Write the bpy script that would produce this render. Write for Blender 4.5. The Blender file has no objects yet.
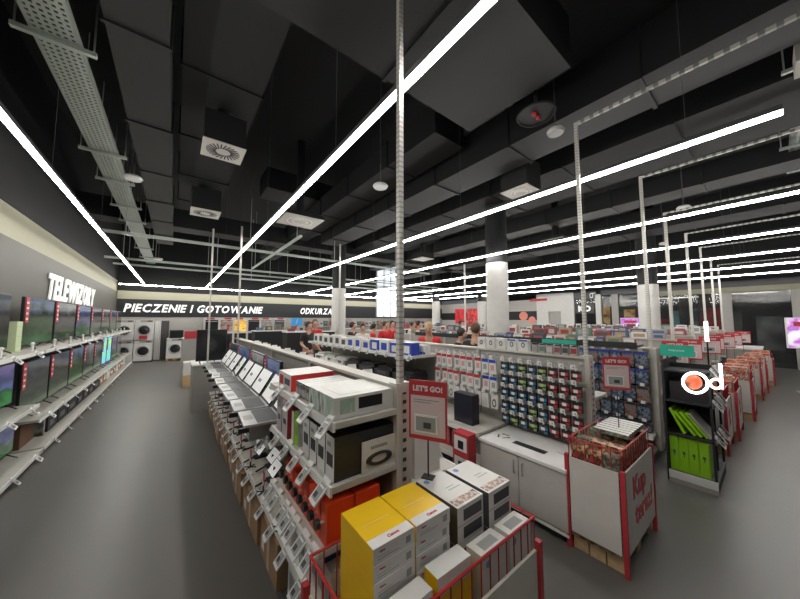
import bpy, bmesh, math, random
from mathutils import Vector, Matrix, Euler
random.seed(7)
R = math.radians; PI = math.pi
S = bpy.context.scene; COL = S.collection

# ------------------------------------------------------------------ camera, world, exposure
cd = bpy.data.cameras.new('camera'); cam = bpy.data.objects.new('camera', cd); COL.objects.link(cam)
cd.sensor_width = 36; cd.lens = 36*290/800; cd.clip_start = .02; cd.clip_end = 200
yaw = math.atan(225/290); pit = math.atan(20.5/290)
cam.location = (0, 0, 1.75); cam.rotation_euler = (PI/2+pit, 0, -yaw)
S.camera = cam
w = bpy.data.worlds.new('world'); S.world = w; w.use_nodes = True
w.node_tree.nodes['Background'].inputs[0].default_value = (.8, .85, .9, 1)
w.node_tree.nodes['Background'].inputs[1].default_value = .12
S.view_settings.view_transform = 'Standard'; S.view_settings.look = 'None'; S.view_settings.gamma = 1
S.view_settings.exposure = 0.0
TUBE = 54.0      # strength of the ceiling light strips

# ------------------------------------------------------------------ materials
MC = {}
def mat(name, col, rough=.5, metal=0., emit=0., var=.08, scale=9., bump=0.):
    if name in MC: return MC[name]
    m = bpy.data.materials.new(name); m.use_nodes = True; nt = m.node_tree; b = nt.nodes['Principled BSDF']
    b.inputs['Roughness'].default_value = rough; b.inputs['Metallic'].default_value = metal
    c = (*col, 1)
    tc = nt.nodes.new('ShaderNodeTexCoord'); n = nt.nodes.new('ShaderNodeTexNoise'); n.inputs['Scale'].default_value = scale
    nt.links.new(tc.outputs['Object'], n.inputs['Vector'])
    mx = nt.nodes.new('ShaderNodeMix'); mx.data_type = 'RGBA'
    mx.inputs[6].default_value = (*[v*(1-var) for v in col], 1); mx.inputs[7].default_value = (*[min(1, v*(1+var)) for v in col], 1)
    nt.links.new(n.outputs['Fac'], mx.inputs[0]); nt.links.new(mx.outputs[2], b.inputs['Base Color'])
    if emit:
        nt.links.new(mx.outputs[2], b.inputs['Emission Color']); b.inputs['Emission Strength'].default_value = emit
    if bump:
        bp = nt.nodes.new('ShaderNodeBump'); bp.inputs['Strength'].default_value = bump; nt.links.new(n.outputs['Fac'], bp.inputs['Height'])
        nt.links.new(bp.outputs[0], b.inputs['Normal'])
    MC[name] = m; return m
def patt(name, cols, scale=12., rough=.45, emit=0., stretch=(1, 1, 1), coord='Object', detail=2.):
    """printed picture: noise through a hard colour ramp"""
    if name in MC: return MC[name]
    m = bpy.data.materials.new(name); m.use_nodes = True; nt = m.node_tree; b = nt.nodes['Principled BSDF']
    b.inputs['Roughness'].default_value = rough
    tc = nt.nodes.new('ShaderNodeTexCoord'); mp = nt.nodes.new('ShaderNodeMapping'); mp.inputs['Scale'].default_value = stretch
    n = nt.nodes.new('ShaderNodeTexNoise'); n.inputs['Scale'].default_value = scale; n.inputs['Detail'].default_value = detail
    r = nt.nodes.new('ShaderNodeValToRGB'); el = r.color_ramp.elements
    k = len(cols)
    el[0].position = .3; el[0].color = (*cols[0], 1); el[1].position = .7; el[1].color = (*cols[-1], 1)
    for i in range(1, k-1):
        e = el.new(.3+.4*i/(k-1)); e.color = (*cols[i], 1)
    nt.links.new(tc.outputs[coord], mp.inputs[0]); nt.links.new(mp.outputs[0], n.inputs['Vector'])
    nt.links.new(n.outputs['Fac'], r.inputs[0]); nt.links.new(r.outputs[0], b.inputs['Base Color'])
    if emit:
        nt.links.new(r.outputs[0], b.inputs['Emission Color']); b.inputs['Emission Strength'].default_value = emit
    MC[name] = m; return m
def screen_mat(name, top, mid, low, seed, emit=.5):
    """a television picture: sky over land with blotches, given off by the screen"""
    if name in MC: return MC[name]
    m = bpy.data.materials.new(name); m.use_nodes = True; nt = m.node_tree; b = nt.nodes['Principled BSDF']
    b.inputs['Roughness'].default_value = .12; b.inputs['Specular IOR Level'].default_value = .25
    tc = nt.nodes.new('ShaderNodeTexCoord'); sp = nt.nodes.new('ShaderNodeSeparateXYZ'); nt.links.new(tc.outputs['Generated'], sp.inputs[0])
    n = nt.nodes.new('ShaderNodeTexNoise'); n.noise_dimensions = '4D'; n.inputs['W'].default_value = seed; n.inputs['Scale'].default_value = 4; n.inputs['Detail'].default_value = 5
    nt.links.new(tc.outputs['Generated'], n.inputs['Vector'])
    ad = nt.nodes.new('ShaderNodeMath'); ad.operation = 'MULTIPLY_ADD'; ad.inputs[1].default_value = .9; nt.links.new(n.outputs['Fac'], ad.inputs[0]); nt.links.new(sp.outputs['Z'], ad.inputs[2])
    r = nt.nodes.new('ShaderNodeValToRGB'); el = r.color_ramp.elements
    sb = nt.nodes.new('ShaderNodeMath'); sb.operation = 'SUBTRACT'; sb.inputs[1].default_value = .45; nt.links.new(ad.outputs[0], sb.inputs[0]); nt.links.new(sb.outputs[0], r.inputs[0])
    el[0].position = .15; el[0].color = (*low, 1); el[1].position = .95; el[1].color = (*top, 1)
    e = el.new(.45); e.color = (*mid, 1); e = el.new(.62); e.color = (*[.4*v for v in mid], 1); e = el.new(.3); e.color = (*[.3*v for v in low], 1)
    b.inputs['Base Color'].default_value = (.01, .01, .012, 1)
    nt.links.new(r.outputs[0], b.inputs['Emission Color']); b.inputs['Emission Strength'].default_value = emit
    MC[name] = m; return m
def strip_mat(name, base, dark, pitch, axis='Z', duty=.35, rough=.45, metal=.3):
    """painted metal with a row of punched slots"""
    if name in MC: return MC[name]
    m = bpy.data.materials.new(name); m.use_nodes = True; nt = m.node_tree; b = nt.nodes['Principled BSDF']
    b.inputs['Roughness'].default_value = rough; b.inputs['Metallic'].default_value = metal
    tc = nt.nodes.new('ShaderNodeTexCoord'); sp = nt.nodes.new('ShaderNodeSeparateXYZ'); nt.links.new(tc.outputs['Object'], sp.inputs[0])
    dv = nt.nodes.new('ShaderNodeMath'); dv.operation = 'DIVIDE'; dv.inputs[1].default_value = pitch; nt.links.new(sp.outputs[axis], dv.inputs[0])
    fr = nt.nodes.new('ShaderNodeMath'); fr.operation = 'FRACT'; nt.links.new(dv.outputs[0], fr.inputs[0])
    lt = nt.nodes.new('ShaderNodeMath'); lt.operation = 'LESS_THAN'; lt.inputs[1].default_value = duty; nt.links.new(fr.outputs[0], lt.inputs[0])
    mx = nt.nodes.new('ShaderNodeMix'); mx.data_type = 'RGBA'; mx.inputs[6].default_value = (*base, 1); mx.inputs[7].default_value = (*dark, 1)
    nt.links.new(lt.outputs[0], mx.inputs[0]); nt.links.new(mx.outputs[2], b.inputs['Base Color'])
    MC[name] = m; return m

WHITE = mat('white_paint', (.62, .61, .58), .4); CREAM = mat('cream_metal', (.5, .48, .43), .45)
GREYP = mat('grey_panel', (.36, .345, .32), .5); DGREY = mat('dark_grey', (.08, .08, .085), .5)
BLACK = mat('black_plastic', (.012, .012, .014), .35); MBLK = mat('matt_black', (.018, .018, .02), .8)
RED = mat('red_paint', (.42, .02, .02), .4); RCARD = mat('red_card', (.48, .035, .045), .5)
YEL = mat('yellow_carton', (.80, .50, .008), .35, var=.04); CARTW = mat('white_carton', (.68, .67, .64), .4, var=.05)
ORG = mat('orange_carton', (.75, .06, .015), .4); BROWN = mat('brown_carton', (.33, .2, .11), .8)
WOOD = mat('pallet_wood', (.5, .35, .19), .8, scale=30, var=.25); LIME = mat('lime_carton', (.26, .55, .01), .45)
SILV = mat('silver', (.55, .55, .55), .3, .6); BLUE = mat('blue_card', (.02, .06, .4), .4); TEAL = mat('teal_card', (.01, .36, .25), .5)
SCRW = mat('white_display', (.8, .8, .78), .3, emit=.35); EINK = mat('grey_print', (.3, .31, .3), .5); INKD = mat('dark_print', (.05, .05, .06), .5)
CARDW = mat('white_card', (.72, .71, .69), .5); TUBEM = mat('tube_glow', (1, .975, .93), .5, emit=TUBE, var=0)
LETW = mat('lit_letter', (.9, .9, .88), .5, emit=.25, var=0); NEON = mat('neon_glow', (1, .97, .95), .5, emit=6, var=0)
POLE = strip_mat('slotted_pole', (.62, .6, .55), (.36, .35, .32), .03, duty=.25)
SLOT = strip_mat('slotted_upright', (.48, .46, .42), (.03, .03, .03), .05, duty=.4)
GLASS = mat('dark_glass', (.02, .022, .024), .08); CYAN = mat('cyan_label', (.03, .17, .32), .4); GRNL = mat('green_label', (.2, .34, .09), .4)
REDL = mat('red_label', (.42, .03, .035), .4); PINK = mat('pink_card', (.62, .3, .3), .5)
SKIN = mat('skin', (.5, .28, .19), .6); GALV = mat('galvanised', (.5, .55, .5), .45, .4)
SCR = [screen_mat('picture_green', (.15, .22, .35), (.04, .1, .03), (.02, .13, .02), 1.), screen_mat('picture_blue', (.12, .2, .4), (.1, .12, .3), (.02, .15, .03), 5.),
       screen_mat('picture_dark', (.08, .1, .13), (.05, .06, .05), (.04, .08, .03), 9.), screen_mat('picture_violet', (.2, .16, .4), (.15, .2, .5), (.02, .3, .05), 14.),
       screen_mat('picture_grey', (.3, .31, .33), (.09, .085, .08), (.04, .08, .03), 23.)]

# ------------------------------------------------------------------ mesh builder
class MB:
    def __init__(s): s.v = []; s.f = []; s.mi = []; s.ms = []; s.X = Matrix.Identity(4)
    def m(s, mt):
        if mt not in s.ms: s.ms.append(mt)
        return s.ms.index(mt)
    def add(s, vs, fs, mt, mats=None):
        o = len(s.v); s.v += [tuple(s.X @ Vector(p)) for p in vs]
        for i, f in enumerate(fs):
            s.f.append([o+k for k in f]); s.mi.append(s.m(mats[i] if mats else mt))
        return s
    def box(s, x0, y0, z0, x1, y1, z1, mt, front=None, top=None, right=None, left=None):
        vs = [(x0, y0, z0), (x1, y0, z0), (x1, y1, z0), (x0, y1, z0), (x0, y0, z1), (x1, y0, z1), (x1, y1, z1), (x0, y1, z1)]
        fs = [(3, 2, 1, 0), (4, 5, 6, 7), (0, 1, 5, 4), (1, 2, 6, 5), (2, 3, 7, 6), (3, 0, 4, 7)]
        return s.add(vs, fs, mt, [mt, top or mt, front or mt, right or mt, mt, left or mt])
    def bx(s, c, d, mt, rot=None, **k):
        X = s.X; s.X = X @ Matrix.Translation(c) @ (Euler(rot).to_matrix().to_4x4() if rot else Matrix.Identity(4))
        s.box(-d[0]/2, -d[1]/2, -d[2]/2, d[0]/2, d[1]/2, d[2]/2, mt, **k); s.X = X; return s
    def tube(s, p, q, r, mt, n=8, r2=None):
        p = Vector(p); q = Vector(q); d = (q-p).normalized(); a = d.orthogonal().normalized(); b = d.cross(a); r2 = r if r2 is None else r2
        vs = [p+(a*math.cos(2*PI*i/n)+b*math.sin(2*PI*i/n))*r for i in range(n)]+[q+(a*math.cos(2*PI*i/n)+b*math.sin(2*PI*i/n))*r2 for i in range(n)]
        fs = [(i, (i+1) % n, n+(i+1) % n, n+i) for i in range(n)]+[tuple(range(n))[::-1], tuple(range(n, 2*n))]
        return s.add(vs, fs, mt)
    def ring(s, c, nrm, ro, r, mt, n=28, k=8, sx=1., sy=1.):
        c = Vector(c); d = Vector(nrm).normalized(); a = d.cross(Vector((0, 0, 1))).normalized() if abs(d.z) < .9 else Vector((1, 0, 0)); b = a.cross(d)
        vs = []; fs = []
        for i in range(n):
            t = 2*PI*i/n; u = a*math.cos(t)*sx+b*math.sin(t)*sy
            for j in range(k):
                q = 2*PI*j/k; vs.append(c+u*ro+u*(r*math.cos(q))+d*(r*math.sin(q)))
        for i in range(n):
            for j in range(k):
                fs.append((i*k+j, ((i+1) % n)*k+j, ((i+1) % n)*k+(j+1) % k, i*k+(j+1) % k))
        return s.add(vs, fs, mt)
    def ball(s, c, r, mt, n=12, k=8, sc=(1, 1, 1)):
        vs = [(c[0]+r*sc[0]*math.sin(PI*i/k)*math.cos(2*PI*j/n), c[1]+r*sc[1]*math.sin(PI*i/k)*math.sin(2*PI*j/n), c[2]+r*sc[2]*math.cos(PI*i/k)) for i in range(k+1) for j in range(n)]
        fs = [(i*n+j, (i+1)*n+j, (i+1)*n+(j+1) % n, i*n+(j+1) % n) for i in range(k) for j in range(n)]
        return s.add(vs, fs, mt)
    def text(s, t, size, M, mt, ext=.001, shear=0., off=0., align='CENTER'):
        vs, fs = glyphs(t, size, ext, shear, off, align); X = s.X; s.X = X @ M; s.add(vs, fs, mt); s.X = X; return s
    def build(s, name, parent=None, loc=None, rotz=0, bevel=0, smooth=False):
        me = bpy.data.meshes.new(name); me.from_pydata(s.v, [], s.f)
        for q in s.ms: me.materials.append(q)
        for p, i in zip(me.polygons, s.mi): p.material_index = i; p.use_smooth = smooth
        me.update(); o = bpy.data.objects.new(name, me); COL.objects.link(o)
        if parent: o.parent = parent
        if loc: o.location = loc
        if rotz: o.rotation_euler = (0, 0, rotz)
        if bevel:
            b = o.modifiers.new('bevel', 'BEVEL'); b.width = bevel; b.segments = 2; b.limit_method = 'ANGLE'
        return o
GC = {}
def glyphs(t, size, ext, shear, off, align):
    k = (t, size, ext, shear, off, align)
    if k in GC: return GC[k]
    cu = bpy.data.curves.new('t', 'FONT'); cu.body = t; cu.size = size; cu.extrude = ext; cu.shear = shear; cu.offset = off
    cu.align_x = align; cu.align_y = 'CENTER'; cu.resolution_u = 2
    o = bpy.data.objects.new('t', cu); COL.objects.link(o); bpy.context.view_layer.update()
    me = o.to_mesh(); vs = [tuple(v.co) for v in me.vertices]; fs = [tuple(p.vertices) for p in me.polygons]; o.to_mesh_clear()
    bpy.data.objects.remove(o); bpy.data.curves.remove(cu); GC[k] = (vs, fs); return GC[k]
def TM(loc, face):
    """text matrix: lettering lying on a face looking towards 'face'"""
    rz = {'-y': 0, '+x': PI/2, '-x': -PI/2, '+y': PI}
    if face == 'up': return Matrix.Translation(loc)
    return Matrix.Translation(loc) @ Matrix.Rotation(rz[face], 4, 'Z') @ Matrix.Rotation(PI/2, 4, 'X')
def tag(o, label=None, cat=None, group=None, kind=None):
    if label: o['label'] = label
    if cat: o['category'] = cat
    if group: o['group'] = group
    if kind: o['kind'] = kind
    return o
def thing(name, label, cat, loc=(0, 0, 0), rotz=0, group=None):
    o = bpy.data.objects.new(name, None); COL.objects.link(o); o.location = loc; o.rotation_euler = (0, 0, rotz); o.empty_display_size = .1
    return tag(o, label, cat, group)
def dup(o, loc=None, rotz=None, label=None, group=None, parent=None):
    c = o.copy(); COL.objects.link(c)
    if loc is not None: c.location = loc
    if rotz is not None: c.rotation_euler = (0, 0, rotz)
    if parent: c.parent = parent
    if label: c['label'] = label
    if group: c['group'] = group
    for h in list(o.children): dup(h, parent=c)
    return c
def struct(name, mb): return tag(mb.build(name), kind='structure')
ORD = ['first', 'second', 'third', 'fourth', 'fifth', 'sixth', 'seventh', 'eighth', 'ninth', 'tenth', 'eleventh', 'twelfth', 'thirteenth', 'fourteenth', 'fifteenth', 'sixteenth', 'seventeenth', 'eighteenth', 'nineteenth', 'twentieth']
def near(i): return 'nearest' if i == 0 else ORD[i]+' nearest'
def one(mb, name, label, cat, loc=None, rotz=0, group=None, bevel=0, smooth=False): return tag(mb.build(name, None, loc, rotz, bevel, smooth), label, cat, group)

# ------------------------------------------------------------------ room shell
def floor_mat():
    m = bpy.data.materials.new('vinyl_floor'); m.use_nodes = True; nt = m.node_tree; b = nt.nodes['Principled BSDF']
    tc = nt.nodes.new('ShaderNodeTexCoord'); n = nt.nodes.new('ShaderNodeTexNoise'); n.inputs['Scale'].default_value = .9; n.inputs['Detail'].default_value = 8
    nt.links.new(tc.outputs['Object'], n.inputs['Vector'])
    n2 = nt.nodes.new('ShaderNodeTexNoise'); n2.inputs['Scale'].default_value = 60; nt.links.new(tc.outputs['Object'], n2.inputs['Vector'])
    mx = nt.nodes.new('ShaderNodeMix'); mx.data_type = 'RGBA'; mx.inputs[6].default_value = (.1, .095, .086, 1); mx.inputs[7].default_value = (.13, .123, .112, 1)
    nt.links.new(n.outputs['Fac'], mx.inputs[0]); nt.links.new(mx.outputs[2], b.inputs['Base Color'])
    mr = nt.nodes.new('ShaderNodeMapRange'); mr.inputs[3].default_value = .3; mr.inputs[4].default_value = .42; nt.links.new(n2.outputs['Fac'], mr.inputs[0]); nt.links.new(mr.outputs[0], b.inputs['Roughness'])
    return m
XR = 17.5; YB = 16.9; XL = -1.95; ZC = 5.9
struct('floor', MB().box(XL-.2, -5, -.1, 26, YB+.2, 0, floor_mat()))
CEIL = mat('ceiling_black', (.005, .005, .006), .8, var=.3, scale=.8)
struct('ceiling', MB().box(XL-.2, -5, ZC, 26, YB+.2, ZC+.1, CEIL))
WALLG = mat('grey_wall', (.072, .071, .056), .6, var=.05, scale=1.5); BANDC = mat('cream_band', (.3, .29, .21), .7, var=.03)
BANDB = mat('black_band', (.012, .013, .015), .6); WALLW = mat('white_wall', (.42, .4, .37), .6)
wl = MB().box(XL-.2, -5, 0, XL, YB+.2, 2.95, WALLG).box(XL-.2, -5, 2.95, XL-.02, YB+.2, 3.42, BANDC).box(XL-.2, -5, 3.42, XL, YB+.2, ZC, CEIL)
struct('wall_left', wl)
wb = MB().box(XL, YB, 0, XR, YB+.2, 1.88, WALLW).box(XL, YB-.02, 1.88, XR, YB+.2, 2.65, BANDB).box(XL, YB, 2.65, XR, YB+.2, 3.0, BANDC)
for x0, x1, z0, z1 in [(XL, 11.0, 3.0, ZC), (13.4, XR, 3.0, ZC), (11.0, 13.4, 5.7, ZC)]: wb.box(x0, YB, z0, x1, YB+.2, z1, CEIL)
wb.box(XL, YB+.1, 2.95, 11, YB+.2, 3.1, CEIL)
struct('wall_back', wb)
struct('wall_behind', MB().box(XL-.2, -5.2, 0, 26, -5, ZC, DGREY))
DAY = mat('daylight_pane', (.85, .92, 1), .5, emit=1.05, var=0)
win = tag(thing('window_1', None, None), kind='structure')
f = MB()
for x in (11.0, 11.6, 12.2, 12.8, 13.36): f.box(x, YB-.1, 2.0, x+.05, YB-.03, 5.7, GREYP)
for z in (1.95, 2.9, 4.0, 4.5, 5.3, 5.65): f.box(11, YB-.1, z, 13.4, YB-.03, z+.05, GREYP)
f.build('window_frame', win); MB().box(11, YB-.03, 1.95, 13.4, YB-.021, 5.7, DAY).build('pane', win)

SGLASS = mat('shop_glass', (.03, .032, .034), .06); SGLASS.node_tree.nodes['Principled BSDF'].inputs['Alpha'].default_value = .4
# right wall towards the mall, in segments
wr = MB()
def seg(y0, y1, z0, z1, m, dx=0): wr.box(XR+dx, y0, z0, XR+.25, y1, z1, m)
seg(8.9, YB+.2, 0, 1.75, WALLW); seg(8.9, YB+.2, 1.75, 2.3, BANDB); seg(8.9, YB+.2, 2.3, 3.0, WALLW)
seg(8.2, 8.9, 0, 3.3, WHITE); seg(7.5, 8.2, 2.25, 3.3, WHITE); seg(6.8, 7.5, 0, 3.3, WHITE)
seg(5.5, 5.75, 0, 3.1, WHITE); seg(5.75, 6.8, 2.9, 3.3, DGREY); seg(-5, 5.5, 3.05, 3.3, DGREY); seg(-5, YB+.2, 3.3, ZC, CEIL, .02)
seg(-1.2, 3.3, 2.85, 3.05, BANDC, -.05)
for y in (4.9, 1.15, -.55, -3): seg(y-.14, y+.14, 0, 3.05, GREYP)
struct('wall_right', wr)
struct('wall_outer', MB().box(25.8, -5, 0, 26, YB, ZC, DGREY))
for i, (y0, y1) in enumerate([(7.5, 8.2), (5.75, 6.8), (5.04, 5.5), (1.29, 4.76), (-.41, 1.01)]):
    gw = tag(thing('window_%d' % (i+2), None, None), kind='structure')
    z1 = 2.25 if i == 0 else 2.9 if i == 1 else 3.05
    MB().box(XR+.1, y0, 0, XR+.12, y1, z1, GREYP if i == 0 else SGLASS).build('pane', gw)

# ------------------------------------------------------------------ ceiling services
DUCT = mat('duct_grey', (.0085, .0085, .0095), .6, var=.15, scale=2); DUCT2 = mat('duct_dark', (.006, .006, .007), .7)
DUCTB = mat('duct_brown', (.0125, .012, .011), .65)
def duct(x0, y0, z0, x1, y1, z1, m, label, seams='y'):
    b = MB().box(x0, y0, z0, x1, y1, z1, m)
    if seams == 'y':
        y = y0+1.2
        while y < y1: b.box(x0-.02, y, z0-.02, x1+.02, y+.04, z1+.02, m); y += 1.5
    else:
        x = x0+1.2
        while x < x1: b.box(x, y0-.02, z0-.02, x+.04, y1+.02, z1+.02, m); x += 1.5
    one(b, 'ceiling_duct', label, 'duct')
duct(-.56, -1, 4.2, -.14, 12, 4.6, DUCTB, 'long flat brown-grey duct beside the cable tray at upper left')
duct(.4, 1.1, 4.25, 3.0, 2.35, 4.8, DUCT, 'wide dark grey duct block crossing above the slotted pole at top', 'x')
duct(3.7, -2, 4.25, 4.35, 9, 4.8, DUCT, 'long dark grey duct running above the second light strip')
duct(2.9, 2.9, 4.5, 3.55, 14, 4.95, DUCT2, 'long black duct beside the dark grey duct in the middle')
duct(5.4, -2, 4.5, 6.9, 12, 5.1, DUCT2, 'broad black duct over the right hand aisles')
duct(8.0, -2, 4.4, 8.6, 13, 4.8, DUCT, 'grey duct high above the far right bins')
duct(-1.9, 9.9, 4.3, 16, 10.5, 4.8, DUCT2, 'black duct crossing the room before the sign wall', 'x')
duct(1.6, 7.2, 4.9, 15, 8.0, 5.4, DUCT, 'grey duct crossing the room above the middle column', 'x')
duct(-.05, 2.6, 4.55, .75, 9, 4.95, DUCT2, 'black duct carrying the square swirl diffusers')
duct(10.5, -3, 4.3, 11.4, 14, 4.9, DUCT2, 'black duct far right near the mall front')
def rail(y, z, x0, x1, lab):
    b = MB().box(x0, y-.03, z-.03, x1, y+.03, z+.03, GALV)
    x = x0+.4
    while x < x1: b.tube((x, y, z), (x, y, ZC), .008, GALV, 5); x += 2.4
    one(b, 'hanging_rail', lab, 'rail')
rail(8.4, 3.6, -1.3, 8, 'light grey hanging rail nearest of those crossing the ceiling')
rail(11.9, 3.6, -1.7, 13, 'grey hanging rail second nearest crossing the ceiling')
rail(14.2, 3.75, -1.8, 15, 'grey hanging rail farthest back before the sign wall')
rail(13.0, 3.4, 2, 16, 'grey hanging rail behind the middle columns')
one(MB().box(2.3, 6.9, 3.75, 2.36, 12.5, 3.8, GALV).tube((2.33, 7.2, 3.8), (2.33, 7.2, ZC), .008, GALV, 5).tube((2.33, 12, 3.8), (2.33, 12, ZC), .008, GALV, 5), 'cable_channel', 'thin grey cable channel hanging below the large pale air panel', 'rail')
# cable trays
def tray(x0, x1, y0, y1, z, lab, clamps):
    t = thing('cable_tray', lab, 'cable tray', ((x0+x1)/2, y0, z)); b = MB(); cx = (x0+x1)/2; L = y1-y0; hw = (x1-x0)/2
    b.box(-hw, 0, 0, -hw+.012, L, .06, GALV).box(hw-.012, 0, 0, hw, L, .06, GALV)
    k = 7
    for i in range(k):
        u = -hw+.015+(2*hw-.03)*i/(k-1); b.box(u-.011, 0, 0, u+.011, L, .004, GALV)
    y = .03
    while y < L: b.box(-hw, y, .001, hw, y+.03, .006, GALV); y += .055
    b.build('tray_bed', t)
    for yc in clamps:
        c = MB().box(-hw-.1, yc-y0-.02, -.045, hw+.1, yc-y0+.02, -.005, GALV).tube((-hw-.08, yc-y0, -.02), (-hw-.08, yc-y0, ZC-z), .008, GALV, 6).tube((hw+.08, yc-y0, -.02), (hw+.08, yc-y0, ZC-z), .008, GALV, 6)
        c.build('bracket', t)
    return t
tray(-1.07, -.77, .5, 16.5, 4.2, 'perforated galvanised cable tray hanging at the upper left', [1.4, 3.7, 5.85, 6.95, 8.4, 9.6, 11.2, 13, 14.8])
tr = tray(-.2, .2, 0, 6, 4.55, 'galvanised cable tray at the top right corner', [.6, 2.1, 4.5]); tr.location = (3.2, -.5, 4.55); tr.rotation_euler = (0, 0, -PI/2)
one(MB().box(4.75, -.55, 4.3, 5.1, -.27, 4.5, CREAM), 'junction_box', 'pale square junction box at the top right corner', 'box')
# light strips
def strip(x, y0, y1, z, lab, along='y'):
    t = thing('light_strip', lab, 'ceiling light', (x, y0, z) if along == 'y' else (y0, x, z), 0 if along == 'y' else -PI/2, 'linear ceiling lights'); L = y1-y0
    MB().box(-.022, 0, .018, .022, L, .06, DGREY).build('housing', t)
    MB().box(-.018, 0, -.008, .018, L, .018, TUBEM).build('diffuser', t)
    y = .5
    while y < L: MB().tube((0, 0, .07), (0, 0, ZC-z), .003, DGREY, 4).build('suspension_wire', t, (0, y, 0)); y += 2.5
strip(-1.07, -1.0, 16.2, 3.25, 'long white light strip at the left over the television aisle')
strip(1.11, -.6, 16.2, 3.25, 'brightest light strip crossing the slotted pole at the top')
strip(3.42, -.12, 16.2, 3.25, 'light strip ending beyond the second slotted pole, second from the big one')
strip(5.75, -1.0, 16.2, 3.25, 'light strip fourth from the television wall')
for i, x in enumerate((8.1, 10.4, 12.7, 15.0)): strip(x, -2.5, 16.0, 3.25, 'light strip on the right, %s from the television wall' % ORD[4+i])
strip(16.35, -1.85, 16.5, 3.22, 'crosswise light strip running along the sign wall', 'x')

# diffusers and small ceiling devices
def swirl(x0, y0, x1, y1, z, lab, h=.4, sw=True):
    cx, cy = (x0+x1)/2, (y0+y1)/2; hx, hy = (x1-x0)/2, (y1-y0)/2
    t = thing('air_diffuser', lab, 'air vent', (cx, cy, z))
    MB().box(-hx+.01, -hy+.01, .012, hx-.01, hy-.01, h, DUCT).build('plenum_box', t)
    b = MB().box(-hx, -hy, 0, hx, hy, .012, CREAM); rr = min(hx, hy)*.85
    if sw:
        for k in range(24):
            a = 2*PI*k/24; b.bx((math.cos(a)*rr*.68, math.sin(a)*rr*.68, -.002), (rr*.55, .018, .004), INKD, (0, 0, a+.25))
        b.tube((0, 0, -.006), (0, 0, 0), rr*.2, CREAM, 16)
    else:
        b.ring((0, 0, -.004), (0, 0, 1), rr*.8, .012, CARDW, 24, 6); b.ring((0, 0, -.004), (0, 0, 1), rr*.5, .012, CARDW, 24, 6)
    b.build('face_plate', t); MB().tube((0, 0, h), (0, 0, ZC-z), .09, DUCT2, 16).build('duct_neck', t)
swirl(.18, 4.18, .66, 4.66, 4.0, 'square cream swirl diffuser under a grey box, upper left')
swirl(.16, 7.0, .68, 7.55, 4.0, 'square cream swirl diffuser farther back at the upper left', .45)
swirl(1.75, 6.15, 2.6, 6.95, 4.0, 'large pale flat air panel below the big light strip', .1, False)
swirl(4.5, 2.38, 5.0, 2.88, 4.0, 'pale round patterned diffuser box left of the second pole', .5, False)
swirl(8.2, 3.4, 8.8, 4.0, 4.0, 'thin pale ceiling panel at the upper right', .08, False)
swirl(6.9, 7.6, 7.5, 8.2, 4.0, 'small far pale diffuser right of the first slotted pole', .2, False)
def device(x, y, z, lab, r=.13):
    t = thing('ceiling_device', lab, 'ceiling device', (x, y, z))
    MB().tube((0, 0, .0), (0, 0, .03), r*.85, CARDW, 20, r).tube((0, 0, .03), (0, 0, .06), r, CARDW, 20, r*.8).build('cover', t)
    MB().tube((0, 0, .06), (0, 0, ZC-z), .008, DGREY, 6).build('hanger', t)
device(2.68, 4.0, 4.0, 'flat white access point hanging between the big light and the middle duct')
device(3.55, 1.5, 4.0, 'round white dome device beside the red alarm plate', .1)
device(-.62, 6.2, 4.0, 'small white dome under the cable tray', .12)
device(-.5, 12.2, 3.7, 'far white dome near the end of the cable tray', .12)
device(7.2, .9, 3.75, 'white dome at the upper right among the arms', .1)
device(10.2, 1.7, 3.75, 'small white dome over the far right bins', .1)
t = thing('ceiling_speaker', 'round dark ceiling plate with two red lights', 'ceiling device', (3.18, 1.55, 4.1))
MB().tube((0, 0, 0), (0, 0, .02), .2, DUCT, 24).tube((0, 0, .02), (0, 0, ZC-4.1), .02, MBLK, 8).ring((0, 0, 0), (0, 0, 1), .2, .012, MBLK, 24, 6).build('plate', t)
for x in (-.04, .05): MB().ball((x, 0, -.005), .03, RED).build('red_light', t)

# columns
def column(x, y, r, z, lab):
    t = thing('round_column', lab, 'column', (x, y, 0))
    MB().tube((0, 0, 0), (0, 0, z), r, mat('column_white', (.6, .585, .56), .6), 32).build('white_shaft', t, smooth=False)
    MB().tube((0, 0, z), (0, 0, ZC-.002), r*.98, MBLK, 32).build('black_upper_shaft', t)
column(6.07, 4.03, .25, 3.1, 'thick round white column in the middle of the shop')
column(4.75, 9.8, .25, 2.9, 'round white column standing before the vacuum cleaner sign')
column(11.7, 2.39, .26, 2.85, 'round white column at the right near the purple poster')
column(12.9, 12.94, .25, 2.9, 'distant round white column beside the bright window')
column(15.2, 11.2, .28, 2.9, 'distant pale column behind the red posters')

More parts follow.
